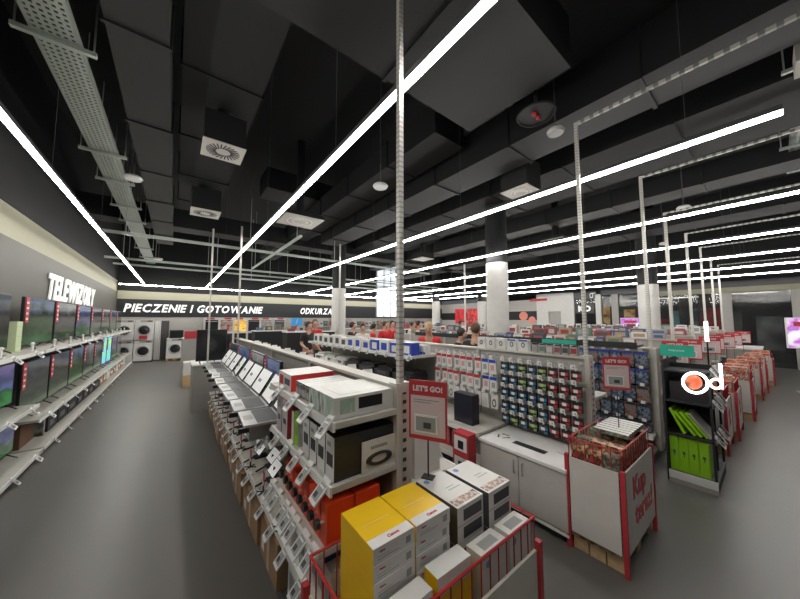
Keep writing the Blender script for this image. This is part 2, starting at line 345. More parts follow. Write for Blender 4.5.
# power poles with arms
def pole(x, y, z0, z1, arm, lab, wd=.03, yend=-3.5):
    t = thing('power_pole', lab, 'pole', (x, y, z0))
    MB().box(-wd/2, -wd/2, 0, wd/2, wd/2, z1-z0, POLE).box(-.05, -.035, 0, .05, .035, .006, CREAM).build('post', t)
    if arm: MB().box(-.014, yend-y, -.028, .014, 0, 0, strip_mat('slotted_arm', (.5, .48, .43), (.2, .2, .19), .08, 'Y', .4)).build('arm', t, (0, 0, z1-z0+.001))
pole(1.0, 1.29, 1.402, ZC, False, 'tall white slotted pole rising from the near shelf end')
pole(3.14, 1.13, 1.402, 3.75, True, 'white slotted pole with ceiling arm behind the ink cartridges')
pole(5.06, 1.04, 1.382, 3.75, True, 'white slotted pole with ceiling arm on the shelf of blue boxes', .035)
GX = (7.15, 9.25, 11.35, 13.45, 15.5)
for i, x in enumerate(GX):
    pole(x, 1.15, 1.402, 3.75, True, 'thin white pole with ceiling arm, %s right of the blue box shelf' % ORD[i], .045)
pole(.97, 6.3, 1.402, 3.58, False, 'thin white pole at the far end of the near gondola', .03)
pole(.55, 6.9, .89, 3.6, False, 'thin white pole beside the dark far screens', .03)
pole(3.12, 6.4, 1.402, 3.6, False, 'thin white pole over the router shelf far end', .03)
pole(9.25, 6.2, 1.402, 3.5, False, 'thin white pole left of the middle column', .04)
pole(7.15, 5.9, 1.402, 3.5, False, 'thin white pole in front of the red posters', .04)

# ------------------------------------------------------------------ wall lettering
def lettering(text, name, lab, x, y, zc, h, length, face, skip=''):
    t = thing(name, lab, 'sign', (0, 0, 0)); adv = []
    for ch in text:
        vs, fs = glyphs(ch if ch != ' ' else 'I', h*1.35, .012, .0, h*.045, 'LEFT')
        xs = [v[0] for v in vs]; adv.append((min(xs), max(xs)-min(xs)))
    sp = h*.3; gap = h*.1; n = len(text)
    tot = sum(a[1] for a, c in zip(adv, text) if c != ' '); sc = (length-sp*text.count(' ')-gap*(n-1))/tot
    u = 0
    for (mn, wdt), ch in zip(adv, text):
        if ch == ' ': u += sp+gap; continue
        b = MB(); X = TM((x+u, y, zc), '-y') if face == '-y' else TM((x, y+u, zc), '+x')
        X = X @ Matrix(((sc, .2, 0, -mn*sc), (0, 1, 0, 0), (0, 0, 1, 0), (0, 0, 0, 1)))
        b.text(ch, h*1.35, X, LETW, .012, .0, h*.045, 'LEFT'); b.build('letter', t); u += wdt*sc+gap
lettering('TELEWIZORY', 'wall_sign', 'big white slanted letters TELEWIZORY on the grey left wall', XL+.03, 8.4, 2.37, .5, 4.0, '+x')
lettering('PIECZENIE I GOTOWANIE', 'wall_sign', 'white slanted letters PIECZENIE I GOTOWANIE on the black band', -1.7, YB-.05, 2.25, .36, 5.4, '-y')
lettering('ODKURZACZE', 'wall_sign', 'white slanted letters ODKURZACZE on the black band behind the column', 5.75, YB-.05, 2.25, .36, 2.75, '-y')

# ------------------------------------------------------------------ shared shelf pieces
def tag_mesh():
    b = MB(); b.box(-.032, -.004, -.055, .032, .004, .055, CARDW); b.box(-.024, -.0048, -.04, .024, -.004, .035, EINK); b.box(-.02, -.0056, -.032, .004, -.0048, -.01, INKD)
    b.box(-.02, -.0056, .012, .018, -.0048, .02, CARDW)
    o = b.build('price_tag'); me = o.data; bpy.data.objects.remove(o); return me
TAGM = tag_mesh()
def ptag(parent, loc, rz, tilt=-.6, roll=0., sc=1.):
    o = bpy.data.objects.new('price_tag', TAGM); COL.objects.link(o); o.parent = parent; o.location = loc; o.scale = (sc,)*3
    o.rotation_euler = Euler((tilt, roll, rz)); return o
def tv(name, lab, w, h, scr, loc, rz, cat='television', group=None, strip=True, foot=.05, strip_l=True, depth=.05):
    t = thing(name, lab, cat, loc, rz, group); z0 = foot
    MB().box(-w/2, -.012, z0, w/2, depth*.4, z0+h, BLACK).box(-w*.3, depth*.4, z0+.05, w*.3, depth, z0+h*.6, BLACK).build('casing', t, bevel=.003)
    MB().box(-w/2+.012, -.014, z0+.02, w/2-.012, -.0125, z0+h-.012, scr).build('display', t)
    for s in (-1, 1):
        MB().tube((s*w*.36, .005, z0+.02), (s*w*.36-.0, -.1, .006), .008, BLACK, 6).tube((s*w*.36, .005, z0+.02), (s*w*.36, .1, .006), .008, BLACK, 6).build('foot', t)
    if strip:
        u = -w/2+.01 if strip_l else w/2-.13
        b = MB().box(u, -.024, z0+h*.48, u+.11*min(1, h/.6), -.016, z0+h*.99, RCARD)
        for k in range(4): b.box(u+.015, -.026, z0+h*(.53+.11*k), u+.085*min(1, h/.6), -.0242, z0+h*(.57+.11*k), CARDW)
        b.build('price_strip', t)
    return t

# ------------------------------------------------------------------ television wall at the left
def tvbay(y0, y1, levels, lab):
    t = thing('television_shelf', lab, 'shelving', (XL+.02, y0, 0)); L = y1-y0
    MB().box(0, 0, .0, .03, L, 1.5, DGREY).build('back_panel', t)
    MB().box(0, 0, 0, .55, L, .05, MBLK).build('plinth', t)
    for z in levels:
        d = .6 if z > .2 else .66
        s = MB().box(.03, .003, z-.03, d-.012, L-.003, z, CREAM).box(d-.012, .003, z-.04, d, L-.003, z+.004, CARDW).build('shelf', t)
        n = max(1, int(L/.55))
        for k in range(n): ptag(s, (d+.02, (k+.6)*L/n, z-.03), PI/2, -.7, random.uniform(-.35, .35), 1.0)
tvbay(3.3, 5.9, [.09, .67, 1.35], 'television shelving at the left picture edge, nearest bay')
yy = 5.95; nb = 0
while yy < 15.5:
    tvbay(yy, min(yy+1.28, 15.95), [.09, .45, 1.35], 'television shelving bay along the left wall, %s after the nearest bay' % ORD[nb]); yy += 1.29; nb += 1
tops = [(4.4, 5.72), (6.13, 7.33), (7.42, 8.68), (8.78, 10.0), (10.1, 11.3), (11.4, 12.6), (12.7, 13.9), (14, 15.1)]
for i, (a, b) in enumerate(tops):
    tv('television', 'large television on the top shelf of the left wall, %s one' % near(i), b-a, .66, SCR[(4, 0, 4, 1, 2, 4, 0, 2)[i] if i else 2], (-1.6, (a+b)/2, 1.352), PI/2, group='televisions along the left wall')
mids = [(4.7, 5.84, .672, .50), (6.08, 7.14, .452, .68), (7.2, 8.25, .452, .68), (8.3, 9.35, .452, .68), (9.4, 10.4, .452, .68), (10.45, 11.4, .452, .68), (11.5, 12.1, .452, .74), (12.2, 12.9, .452, .74), (13.0, 14.0, .452, .68), (14.1, 15.1, .452, .68)]
PSY = patt('picture_rainbow', [(.8, .1, .5), (.1, .4, .9), (.1, .7, .2), (.9, .8, .1)], 4, .3, .9)
for i, (a, b, z, h) in enumerate(mids):
    tv('television', 'television on the middle shelf of the left wall, %s one' % near(i), b-a, h, PSY if i in (6, 7) else SCR[(3, 2, 2, 0, 4, 2, 0, 0, 1, 2)[i]], (-1.56, (a+b)/2, z), PI/2, group='televisions along the left wall')
for i, (a, b) in enumerate([(3.5, 4.55), (4.65, 5.85)]):
    tv('television', 'television on the bottom shelf at the left picture edge, %s one' % near(i), b-a, .46, SCR[(3, 1)[i]], (-1.52, (a+b)/2, .092), PI/2, strip=False)
# boxes beneath
b = MB().box(-.15, -.24, 0, .15, .24, .3, mat('brown_box_dark', (.13, .06, .03), .7)).bx((0, -.243, .15), (.1, .004, .12), PINK)
one(b, 'soundbar_box', 'dark brown carton with a pale label on the bottom shelf of the left wall', 'box', (-1.65, 6.25, .092), 0)
b = MB().box(-.2, -.03, 0, .2, .03, .3, patt('boxart_dark', [(.01, .01, .01), (.3, .3, .28), (.05, .04, .03)], 9)); one(b, 'packed_box', 'thin dark box with grey picture beside the brown carton', 'box', (-1.62, 6.56, .092))
y = 6.72; i = 0
while y < 15:
    L = (.42, .5, .6, .38)[i % 4]; m = MBLK if y < 10 else BROWN if i % 3 else CARTW
    bb = MB().box(-.18, -L/2, 0, .18, L/2, .26+.03*(i % 2), m).box(.18, -L*.3, .06, .182, L*.2, .14, DGREY if m == MBLK else CARTW)
    one(bb, 'packed_box', '%s carton on the bottom shelf under the televisions, %s along the row' % ('black' if m == MBLK else 'brown' if m == BROWN else 'white', ORD[i]), 'box', (-1.6, y+L/2, .092)); y += L+.06; i += 1
for i in range(3):
    bb = MB().box(-.1, -.085, 0, .1, .085, .125, mat('pale_green_carton', (.5, .58, .36), .5)).box(-.09, -.07, .1251, .09, .07, .126, CARTW).box(.1, -.07, .06, .1015, .07, .065, LIME)
    one(bb, 'small_carton', 'pale green carton stacked between two top televisions, %s from below' % ORD[i], 'box', (-1.66, 5.93, 1.352+.1265*i), 0, 'pale green cartons')
for i in range(12):
    y = 4.9+i*.85
    tt = thing('remote_stand', 'small white security stand on the top television shelf, %s one' % near(i), 'security stand', (-1.4, y, 1.352))
    MB().box(-.03, -.03, 0, .03, .03, .01, CARDW).build('base', tt); MB().tube((0, 0, .01), (.0, .01, .09), .012, CARDW, 8).ball((0, .01, .1), .02, CARDW, 8, 6).build('head', tt)
    MB().tube((-.02, .06, .01), (-.05, .3, .01), .006, BLACK, 5).build('cable', tt)

# ------------------------------------------------------------------ sign wall furniture at the back
def washer(x, y, z, lab, dark=BLACK):
    t = thing('washing_machine', lab, 'washing machine', (x, y, z))
    MB().box(-.295, 0, 0, .295, .55, .84, CARDW).build('body', t, bevel=.01)
    MB().box(-.29, -.006, .73, .29, -.001, .83, GREYP).box(-.27, -.008, .75, -.12, -.006, .81, CARDW).box(.1, -.008, .76, .24, -.006, .8, BLACK).build('control_panel', t)
    MB().ring((0, -.012, .4), (0, 1, 0), .2, .028, SILV, 28, 8).build('door_ring', t, smooth=True)
    MB().tube((0, -.02, .4), (0, -.002, .4), .19, dark, 28).ball((0, -.012, .4), .13, GLASS, 16, 10, (1, .3, 1)).build('door_glass', t)
for i, x in enumerate((-1.6, -.99)):
    for k in range(2):
        washer(x, 16.2, .06+k*.86, 'white washing machine %s in the %s stack below the sign wall' % ('on top' if k else 'at the bottom', 'left' if i == 0 else 'right'))
one(MB().box(-1.94, 16.15, 0, -.68, 16.85, .058, DGREY), 'low_podium', 'low dark podium under the stacked washing machines', 'podium')
rs = thing('red_offer_sign', 'small red offer sign on the right bottom washing machine', 'sign', (-1.0, 16.12, .92)); MB().bx((0, .0, .1), (.26, .02, .16), RCARD).build('board', rs); MB().bx((0, .02, .01), (.3, .05, .02), CARDW).build('base', rs)
for i, x in enumerate((.07, .72)):
    t = thing('wooden_pallet', 'wooden pallet under the %s low washing machine' % ('left' if i == 0 else 'right'), 'pallet', (x, 16.0, 0))
    MB().box(-.3, 0, .08, .3, .6, .11, WOOD).build('deck', t)
    for u in (-.25, 0, .25): MB().box(u-.04, 0, 0, u+.04, .6, .08, WOOD).build('block', t)
    washer(x, 16.02, .111, 'white washing machine standing alone on a pallet, %s one' % ('left' if i == 0 else 'right'))
one(MB().box(-.24, 0, 0, .24, .3, .35, MBLK).box(-.2, -.005, .05, .2, 0, .3, GLASS), 'microwave_oven', 'black microwave on the left low washing machine', 'microwave', (.1, 16.1, .953))
one(MB().box(-.3, 0, 0, .3, .3, .22, mat('pale_green', (.4, .5, .42), .5)), 'green_display_box', 'pale green display box on the right low washing machine', 'box', (.75, 16.1, .953))
t = thing('hanging_curtain', 'dark and white striped curtain between the washing machines', 'curtain', (-.42, 16.65, 0))
for k in range(9): MB().tube((-.22+k*.055, 0, .02), (-.22+k*.055, 0, 1.72), .026, DGREY if k > 3 else CARDW, 8).build('fold', t)
# tall kitchen appliance cabinets with lit ovens
for i, (x, c) in enumerate([(1.4, GLASS), (2.0, patt('oven_window', [(.3, .02, .02), (.5, .4, .35), (.1, .08, .06)], 5)), (2.6, patt('oven_lit', [(.05, .03, .01), (.9, .55, .1), (.1, .05, .02)], 3, .3, .8, (1, 1, 5))), (3.2, BLACK), (3.8, patt('oven_grey', [(.2, .18, .16), (.45, .42, .4)], 6)), (4.45, DGREY)]):
    t = thing('oven_cabinet', 'tall white appliance cabinet under the sign, %s from the left' % ORD[i], 'oven cabinet', (x, 16.25, 0))
    MB().box(-.3, 0, 0, .3, .6, 1.86, WHITE).build('cabinet', t)
    MB().box(-.25, -.02, 1.2, .25, -.001, 1.75, c).build('oven_door', t); MB().tube((-.22, -.04, 1.68), (.22, -.04, 1.68), .012, SILV, 8).build('oven_handle', t)
    MB().box(-.25, -.02, .55, .25, -.001, 1.1, BLACK).build('oven_door', t)
    MB().box(-.2+.1*(i % 2), -.03, 1.78, .1+.1*(i % 2), -.021, 1.85, RCARD).build('price_strip', t)
# back displays right of the ovens
cols = [(.3, .04, .04), (.5, .48, .46), (.06, .1, .2), (.06, .06, .06), (.12, .2, .15), (.36, .28, .17), (.28, .08, .09), (.3, .3, .32)]
PC = [mat('pack_%s' % n, c, .45) for n, c in zip(['red', 'white', 'blue', 'black', 'green', 'amber', 'crimson', 'grey'], cols)]
CN = ['red', 'white', 'blue', 'black', 'green', 'amber', 'crimson', 'grey']
bs = thing('blue_sign', 'small blue and white sign under the vacuum cleaner sign', 'sign', (5.35, 16.2, 1.45)); MB().box(-.3, 0, 0, .3, .02, .4, mat('blue_sign', (.03, .25, .55), .4, emit=.3)).build('board', bs)
MB().text('/', .4, TM((0, -.003, .2), '-y'), CARDW).build('mark', bs); MB().box(-.02, .02, -1.45, .02, .04, .4, DGREY).build('post', bs)
for i in range(7):
    x = 5.0+i*1.55
    if abs(x-5.0) < .1: continue
    t = thing('display_rack', 'tall product rack against the back wall, %s from the ovens' % ORD[i-1], 'shelving', (x, 16.3, 0))
    MB().box(-.7, .25, 0, .7, .3, 1.84, GREYP).build('back_panel', t)
    for z in (.1, .55, 1.0, 1.4): MB().box(-.7, 0, z-.03, .7, .25, z, CARDW).build('shelf', t)
    for k in range(5):
        for z, q in ((1.4, 0), (1.0, 3)):
            c = (i*3+k*2+q) % 8; ww = .22; hh = .2+.05*((k+i) % 3)
            one(MB().box(-ww/2, -.09, 0, ww/2, .09, hh, PC[c]).box(-ww*.35, -.092, hh*.4, ww*.35, -.0901, hh*.8, PC[(c+1) % 8]), 'packed_appliance', '%s box %s on the %s shelf of the %s rack from the ovens' % (CN[c], ORD[k], 'top' if q == 0 else 'second', ORD[i-1]), 'box', (x-.56+k*.28, 16.42, z+.001))
one(MB().box(XR-.05, 13.3, 1.5, XR-.02, 14.2, 2.6, patt('poster_red', [(.7, .02, .03), (.75, .05, .05), (.2, .01, .01), (.5, .3, .25)], 3, emit=.25)), 'wall_poster', 'tall red poster with a dark figure, left of the pair beside the middle column', 'poster')
one(MB().box(XR-.05, 14.3, 1.5, XR-.02, 15.4, 2.6, patt('poster_red_dark', [(.7, .02, .03), (.6, .03, .04), (.08, .02, .02)], 2.5, emit=.25)), 'wall_poster', 'tall red poster farthest left on the white wall behind the people', 'poster')
one(MB().box(XR-.05, 12.15, 1.6, XR-.02, 12.6, 2.7, patt('poster_purple', [(.2, .02, .3), (.6, .1, .4), (.1, .3, .6)], 4, emit=.25)), 'wall_poster', 'narrow purple poster left of the thick middle column', 'poster')
for i, (y, z) in enumerate([(9.75, 2.0), (9.2, 1.75)]):
    one(MB().tube((XR-.04, y, z), (XR-.01, y, z), .28 if i == 0 else .22, mat('salmon', (.6, .2, .15), .5, emit=.2), 24), 'round_picture', '%s salmon round picture on the black band right of the middle column' % ('larger' if i == 0 else 'smaller'), 'picture')
one(MB().box(XR-.04, 8.25, 2.9, XR-.01, 9.3, 3.05, RCARD), 'red_wall_strip', 'red strip sign high on the white mall wall', 'sign')
t = thing('shop_sign', 'white letters KO on the dark shop doorway', 'sign', (XR+.05, 6.3, 2.35)); MB().text('KO', .42, TM((0, 0, 0), '-x'), LETW, .01, 0, .02).build('letters', t); MB().box(.012, -.45, -.25, .03, .45, .3, BLACK).build('board', t)
t = thing('shop_emblem', 'small white swoosh emblem above the dark doorway', 'sign', (XR-.05, 5.9, 3.05)); MB().ring((0, 0, 0), (1, 0, 0), .12, .02, LETW, 16, 6, .6, 1).box(-.01, -.2, .1, .01, -.05, .14, LETW).build('emblem', t)
WARM = patt('warm_shopfront', [(.1, .04, .01), (.7, .4, .12), (.9, .65, .3), (.2, .1, .03)], 2.2, .5, .6)
one(MB().box(XR+1.2, 5.5, 0, XR+1.3, 6.1, 2.5, WARM), 'lit_shop_display', 'warm orange lit shop display behind the dark doorway', 'shop display')
one(MB().box(XR+1.2, 4.4, 0, XR+1.3, 4.85, 2.3, WARM), 'lit_shop_display', 'warm lit shop display behind glass, right of the white pillar', 'shop display')
DIMP = [patt('dim_front_%d' % i, c, 1.2, .5, .35) for i, c in enumerate([[(.02, .02, .02), (.1, .1, .1), (.2, .22, .2)], [(.05, .01, .01), (.4, .02, .03), (.05, .05, .05)], [(.02, .05, .05), (.2, .45, .42), (.05, .08, .08)]])]
for i, (y0, y1, z0, z1, m) in enumerate([(-.2, .5, .5, 1.9, 0), (.9, 1.4, .8, 2.1, 0), (1.5, 2.2, .6, 2.3, 1), (2.25, 2.55, 1.2, 2.3, 2), (2.9, 3.15, 1.3, 2.2, 2), (3.2, 4.1, .5, 1.8, 1), (-2.0, -.9, .4, 1.8, 0)]):
    one(MB().box(XR+2.2, y0, z0, XR+2.35, y1, z1, DIMP[m]).box(XR+2.2, y0, 0, XR+2.35, y1, z0, DGREY), 'mall_display', '%s lit display in the mall beyond the glass, %s from the right' % (('dim grey', 'dim red', 'pale teal')[m], ORD[i]), 'shop display')
for i in range(4):
    strip_y = -2.5+i*2.4
    t = thing('mall_light', 'long mall ceiling light seen through the glass, %s from the right' % ORD[i], 'ceiling light', (XR+1+i*1.2, strip_y, 2.9))
    MB().box(-.03, 0, 0, .03, 1.8, .03, mat('mall_tube', (1, .95, .85), .5, emit=3)).build('diffuser', t); MB().box(-.04, 0, .031, .04, 1.8, .06, GREYP).build('housing', t)
    MB().tube((0, .9, .06), (0, .9, 3.0), .005, GREYP, 5).build('hanger', t)
# screens
def poster_stand(x, y, z0, wd, hg, rz, m, lab, post):
    t = thing('advert_screen', lab, 'screen', (x, y, 0), rz)
    MB().box(-wd/2, 0, z0, wd/2, .06, z0+hg, CARDW).build('casing', t, bevel=.006)
    b = MB().box(-wd/2+.02, -.003, z0+.02, wd/2-.02, -.0005, z0+hg-.02, m); b.build('display', t)
    MB().box(-wd*.3, -.006, z0+hg*.72, wd*.35, -.0032, z0+hg*.86, RCARD).build('headline', t)
    MB().tube((0, .03, .02), (0, .03, z0), .03, SILV, 10).box(-.2, -.12, 0, .2, .2, .02, SILV).build(post, t)
poster_stand(12, -.45, 1.06, .6, .75, R(-78), patt('advert_violet', [(.75, .8, .85), (.8, .82, .85), (.45, .1, .5), (.05, .5, .55)], 3, emit=.7), 'bright white and purple advert screen at the right picture edge', 'post')
poster_stand(16.8, 4.15, 1.0, .7, .85, R(-78), patt('advert_purple', [(.7, .7, .8), (.4, .08, .5), (.6, .5, .75)], 3, emit=.6), 'purple and white poster left of the right column', 'post')

# ------------------------------------------------------------------ gondola builder
def gondola(lab, x, y0, y1, top, left, right, th=.05, slot=True, plinth=.55, rplinth=.45):
    """spine along Y at x; left/right = list of (z, y0, y1, depth)"""
    t = thing('shelving_gondola', lab, 'shelving', (x, y0, 0)); L = y1-y0
    MB().box(-th*.4, .04, .1, th*.4, L, top-.02, GREYP).build('back_panel', t)
    MB().box(-th, 0, top-.02, th, L, top, CREAM).build('top_rail', t)
    MB().box(-plinth, .0, 0, rplinth, L, .09, DGREY).build('plinth', t)
    y = 0
    while y < L+.01:
        MB().box(-th, y, .09, th, y+.04, top-.02, CREAM, front=CREAM).box(-.012, y-.002, .12, .012, y-.0005, top-.04, SLOT).build('upright', t); y += max(1.25, .001) if y+1.25 < L else (L-.04-y if L-.04-y > .3 else 9)
    sh = []
    for side, lst in ((-1, left), (1, right)):
        for (z, a, b, d) in lst:
            xs = sorted((side*th, side*d)); e = side*d; es = sorted((e, e+side*.012))
            sh.append(MB().box(xs[0], a-y0+.003, z-.028, xs[1], b-y0-.003, z, CREAM).box(es[0], a-y0+.003, z-.04, es[1], b-y0-.003, z+.003, CARDW).build('shelf', t))
    return t, sh
def bx_item(name, lab, cat, loc, w, d, h, m, front=None, top=None, side=None, art=None, rz=0, group=None, bev=0, left=None):
    b = MB().box(-w/2, -d/2, 0, w/2, d/2, h, m, front=front, top=top, right=side, left=left or side)
    for (u0, v0, u1, v1, mm) in (art or []): b.box(-w/2+u0*w, -d/2-.0012, v0*h, -w/2+u1*w, -d/2-.0002, v1*h, mm)
    return one(b, name, lab, cat, loc, rz, group, bev)
NX = -PI/2   # front towards the left aisle

# ---- gondola 1 (television and laptop side)
t1, sh = gondola('long grey gondola carrying laptops, printers and headphones in the foreground', 1.0, 1.25, 6.5, 1.4,
    [(.42, 1.25, 6.5, .42), (.75, 1.25, 2.0, .47), (1.0, 1.25, 2.25, .41), (1.28, 1.25, 2.35, .4), (.86, 2.28, 6.5, .42)],
    [(.42, 1.25, 6.5, .4), (.86, 1.25, 2.0, .4), (1.22, 1.9, 6.5, .34)], plinth=.41)
for (k, z, ys) in ((0, .4, [1.3+.26*i for i in range(19)]), (1, .73, [1.29, 1.4, 1.52, 1.6, 1.68, 1.82, 1.95]), (2, .98, [1.32, 1.52, 1.68, 1.85, 2.05]), (3, 1.27, [1.3, 1.55, 1.8, 2.1]), (4, .85, [2.4+.42*i for i in range(9)])):
    d = {0: .42, 1: .47, 2: .41, 3: .4, 4: .42}[k]
    for y in ys: ptag(sh[k], (-d-.028, y-1.25, z-.01), -PI/2, -.75, random.uniform(-.15, .15), 1.05)
for k, ys in ((6, [1.4, 1.7]), (5, [1.5, 2.2])):
    for y in ys: ptag(sh[k], (.42, y-1.25, .85 if k == 6 else .4), PI/2, -.5)
# top shelf, near bay
GRN1 = patt('printer_art', [(.5, .52, .48), (.3, .42, .33), (.62, .62, .58), (.08, .12, .12)], 14, stretch=(1, 1, .4))
b = MB().box(-.17, -.16, 0, .17, .16, .1, CARTW, front=CARTW, left=GRN1).box(.0-.04, -.1612, .03, .1, -.1602, .085, BLACK).box(-.14, -.1612, .02, -.06, -.1602, .09, GRN1).box(-.12, -.12, .1001, .14, .12, .1009, mat('pale_print', (.66, .66, .62), .4, var=.15, scale=30))
one(b, 'printer_carton', 'white and green carton with a black printer picture on the near top shelf', 'box', (.775, 1.44, 1.284), 0, bevel=.002)
for i in range(5):
    bx_item('small_carton', 'small white and grey carton, %s in the row behind the printer carton' % ORD[i], 'box', (.78, 1.635+.058*i, 1.281), .052, .3, .085, CARTW, front=DGREY, art=[(.1, .1, .9, .9, GREYP), (.2, .6, .8, .8, CARTW)], rz=NX, group='small cartons on the near top shelf')
bx_item('red_white_carton', 'red and white carton at the far end of the near top shelf', 'box', (.77, 2.1, 1.281), .28, .3, .105, mat('red_carton', (.6, .03, .03), .4), top=CARTW, side=mat('red_carton', (.6, .03, .03), .4), front=CARTW, art=[(.1, .2, .4, .8, RCARD), (.5, .3, .9, .7, DGREY)], rz=NX)
# shelf z=1.0 near bay: black console style boxes
BXB = mat('black_carton', (.02, .02, .022), .35)
for i in range(4):
    y = 1.33+.105*i
    bx_item('keyboard_carton', 'black carton with white front and dark device picture, %s on the middle near shelf' % near(i), 'box', (.78, y, 1.001), .095, .34, .2, BXB, front=CARTW, art=[(.15, .3, .85, .6, BXB), (.2, .75, .6, .85, EINK)], rz=NX, group='black cartons on the middle near shelf', bev=.0015)
b = MB().box(-.1, -.006, 0, .1, 0, .15, CARTW).ring((0, -.008, .055), (0, 1, 0), .045, .012, BLACK, 20, 6, 1.4, .55).box(-.05, -.0075, .105, .05, -.006, .12, EINK)
one(b, 'picture_card', 'white end card with a black oval device picture leaning on the black cartons', 'card', (.85, 1.274, 1.001))
bx_item('green_carton', 'lime green fronted carton between black and red cartons', 'box', (.78, 1.81, 1.001), .07, .34, .19, CARTW, front=LIME, art=[(.2, .3, .8, .6, GRNL)], rz=NX)
bx_item('slim_carton', 'slim black and white carton beside the lime green one', 'box', (.78, 1.875, 1.001), .045, .34, .18, BXB, front=CARTW, rz=NX)
for i in range(2):
    bx_item('red_topped_carton', 'grey fronted carton with red top, %s of two near the laptops' % ('right' if i == 0 else 'left'), 'box', (.76, 1.975+.125*i, 1.001), .11, .34, .23, GREYP, top=RCARD, front=mat('lilac_grey', (.45, .43, .45), .4), side=RCARD, art=[(.25, .35, .75, .5, BXB), (.2, .7, .8, .9, EINK)], rz=NX, bev=.0015)
# shelf z=.75: orange boxes, round black caps in front
for i in range(8):
    for r in range(2):
        bx_item('orange_carton', 'bright orange carton, %s row, %s along the near shelf' % (('front', 'rear')[r], near(i)), 'box', (.635+.145*r, 1.29+.076*i, .751), .066, .135, .18 if i < 5 else .165, ORG, rz=NX, group='orange cartons under the black cartons', bev=.002,
            art=[(.2, .55, .8, .75, mat('orange_light', (.85, .18, .08), .4))])
    one(MB().tube((0, 0, 0), (-.02, 0, 0), .022, BLACK, 14).tube((.04, 0, 0), (0, 0, 0), .006, SILV, 6), 'theft_alarm', 'round black theft alarm before the orange cartons, %s' % near(i), 'theft alarm', (.545, 1.29+.076*i, .85), 0, 'theft alarms on orange cartons')
# bottom near: books, white boxes, blue
for i in range(9):
    m = [CARTW, BLUE, CARTW, GREYP, CARTW, BXB, GREYP, CARTW, DGREY][i]
    bx_item('cable_pack', '%s pack standing on the lower near shelf, %s' % ({id(CARTW): 'white', id(BLUE): 'blue', id(GREYP): 'grey', id(BXB): 'black', id(DGREY): 'dark'}[id(m)], near(i)), 'pack', (.74, 1.31+.08*i, .421), .07, .28, .2+.02*(i % 3), m, front=CARTW if i % 2 else m, art=[(.15, .3, .85, .7, EINK)], rz=NX, group='packs on the lower near shelf')
# TVs at the back of gondola 1
for i, (a, c) in enumerate([(3.0, 3.58), (3.66, 4.4), (4.48, 5.3), (5.38, 6.2)]):
    tv('monitor', 'monitor with red price strip above the laptops, %s one' % near(i), c-a, .34, SCR[(1, 4, 1, 2)[i]], (.85, (a+c)/2, .98), NX, 'monitor', 'monitors on the near gondola', foot=.02)
one(MB().box(-.13, -1.7, 0, .08, 1.7, .115, GREYP), 'display_riser', 'grey riser the monitors of the near gondola stand on', 'riser', (.86, 4.65, .862))
# laptops
def laptop():
    t = thing('laptop', 'open silver laptop', 'laptop'); 
    k = MB(); k.box(-.17, -.23, 0, .17, 0, .015, SILV).box(-.155, -.15, .0151, .155, -.015, .0165, BLACK).box(-.05, -.215, .0151, .05, -.16, .016, GREYP); k.build('keyboard_base', t)
    s = MB(); s.X = Matrix.Translation((0, .005, .016)) @ Matrix.Rotation(R(-32), 4, 'X'); s.box(-.17, 0, 0, .17, .008, .225, BLACK, front=BLACK); s.box(-.158, -.0012, .012, .158, -.0002, .213, SCRW); s.box(-.1, -.0022, .09, .0, -.0013, .12, EINK); s.build('screen_lid', t)
    st = MB(); st.box(-.1, -.19, -.11, .1, .02, -.006, mat('stand_grey', (.3, .3, .29), .5)); st.box(.15, -.26, -.03, .17, -.2, .0, BLACK).build('stand', t)
    return t
lp = laptop(); ls = [2.5+.43*i for i in range(9)]
for i, y in enumerate(ls):
    lab = 'open laptop with bright white screen under the monitors, %s in the upper row' % near(i)
    o = lp if i == 0 else dup(lp)
    o.location = (.685, y, .99); o.rotation_euler = (0, 0, NX+random.uniform(-.1, .1)); o.scale = (1.12, 1.12, 1.12); o['label'] = lab; o['group'] = 'laptops in the upper row'
for i in range(9):
    y = 2.35+.43*i
    one(MB().tube((0, 0, 0), (0, 0, .07), .012, BLACK, 8).ball((0, 0, .075), .018, CARDW, 8, 6), 'security_stand', 'small black and white security stand between laptops, %s' % near(i), 'security stand', (.61, y, .861), 0, 'security stands between the laptops')
# tablets on the second shelf
def tablet():
    t = thing('tablet', 'tablet on stand', 'tablet')
    s = MB(); s.X = Matrix.Translation((0, 0, .04)) @ Matrix.Rotation(R(-42), 4, 'X'); s.box(-.085, 0, 0, .085, .008, .125, BLACK); s.box(-.078, -.001, .008, .078, -.0002, .117, SCRW); s.build('body', t)
    MB().tube((0, .03, 0), (0, .05, .09), .02, BLACK, 8).box(-.04, -.02, 0, .04, .1, .012, BLACK).build('stand', t)
    MB().tube((.02, -.02, .02), (.07, -.12, .02), .008, BLACK, 6).build('cable', t); return t
tb = tablet()
for i in range(17):
    o = tb if i == 0 else dup(tb); o.location = (.68+.05*(i % 2), 2.15+.25*i, .4215); o.rotation_euler = (0, 0, NX+random.uniform(-.2, .2)); o['label'] = 'grey tablet on a black stand in the lower row, %s' % near(i); o['group'] = 'tablets in the lower row'
for i in range(9):
    t = thing('red_price_flag', 'small red and white price flag on the lower shelf, %s' % near(i), 'sign', (.6, 2.02+.48*i, .4215), 0, 'small red price flags')
    MB().tube((0, 0, .0), (0, 0, .05), .006, BLACK, 6).tube((-.04, -.03, .004), (.04, .03, .004), .005, BLACK, 5).tube((-.04, .03, .004), (.04, -.03, .004), .005, BLACK, 5).build('tripod', t)
    MB().box(-.003, -.02, .05, .003, .02, .15, RCARD, left=RCARD).box(-.0045, -.014, .055, -.003, .014, .08, CARDW).build('card', t)
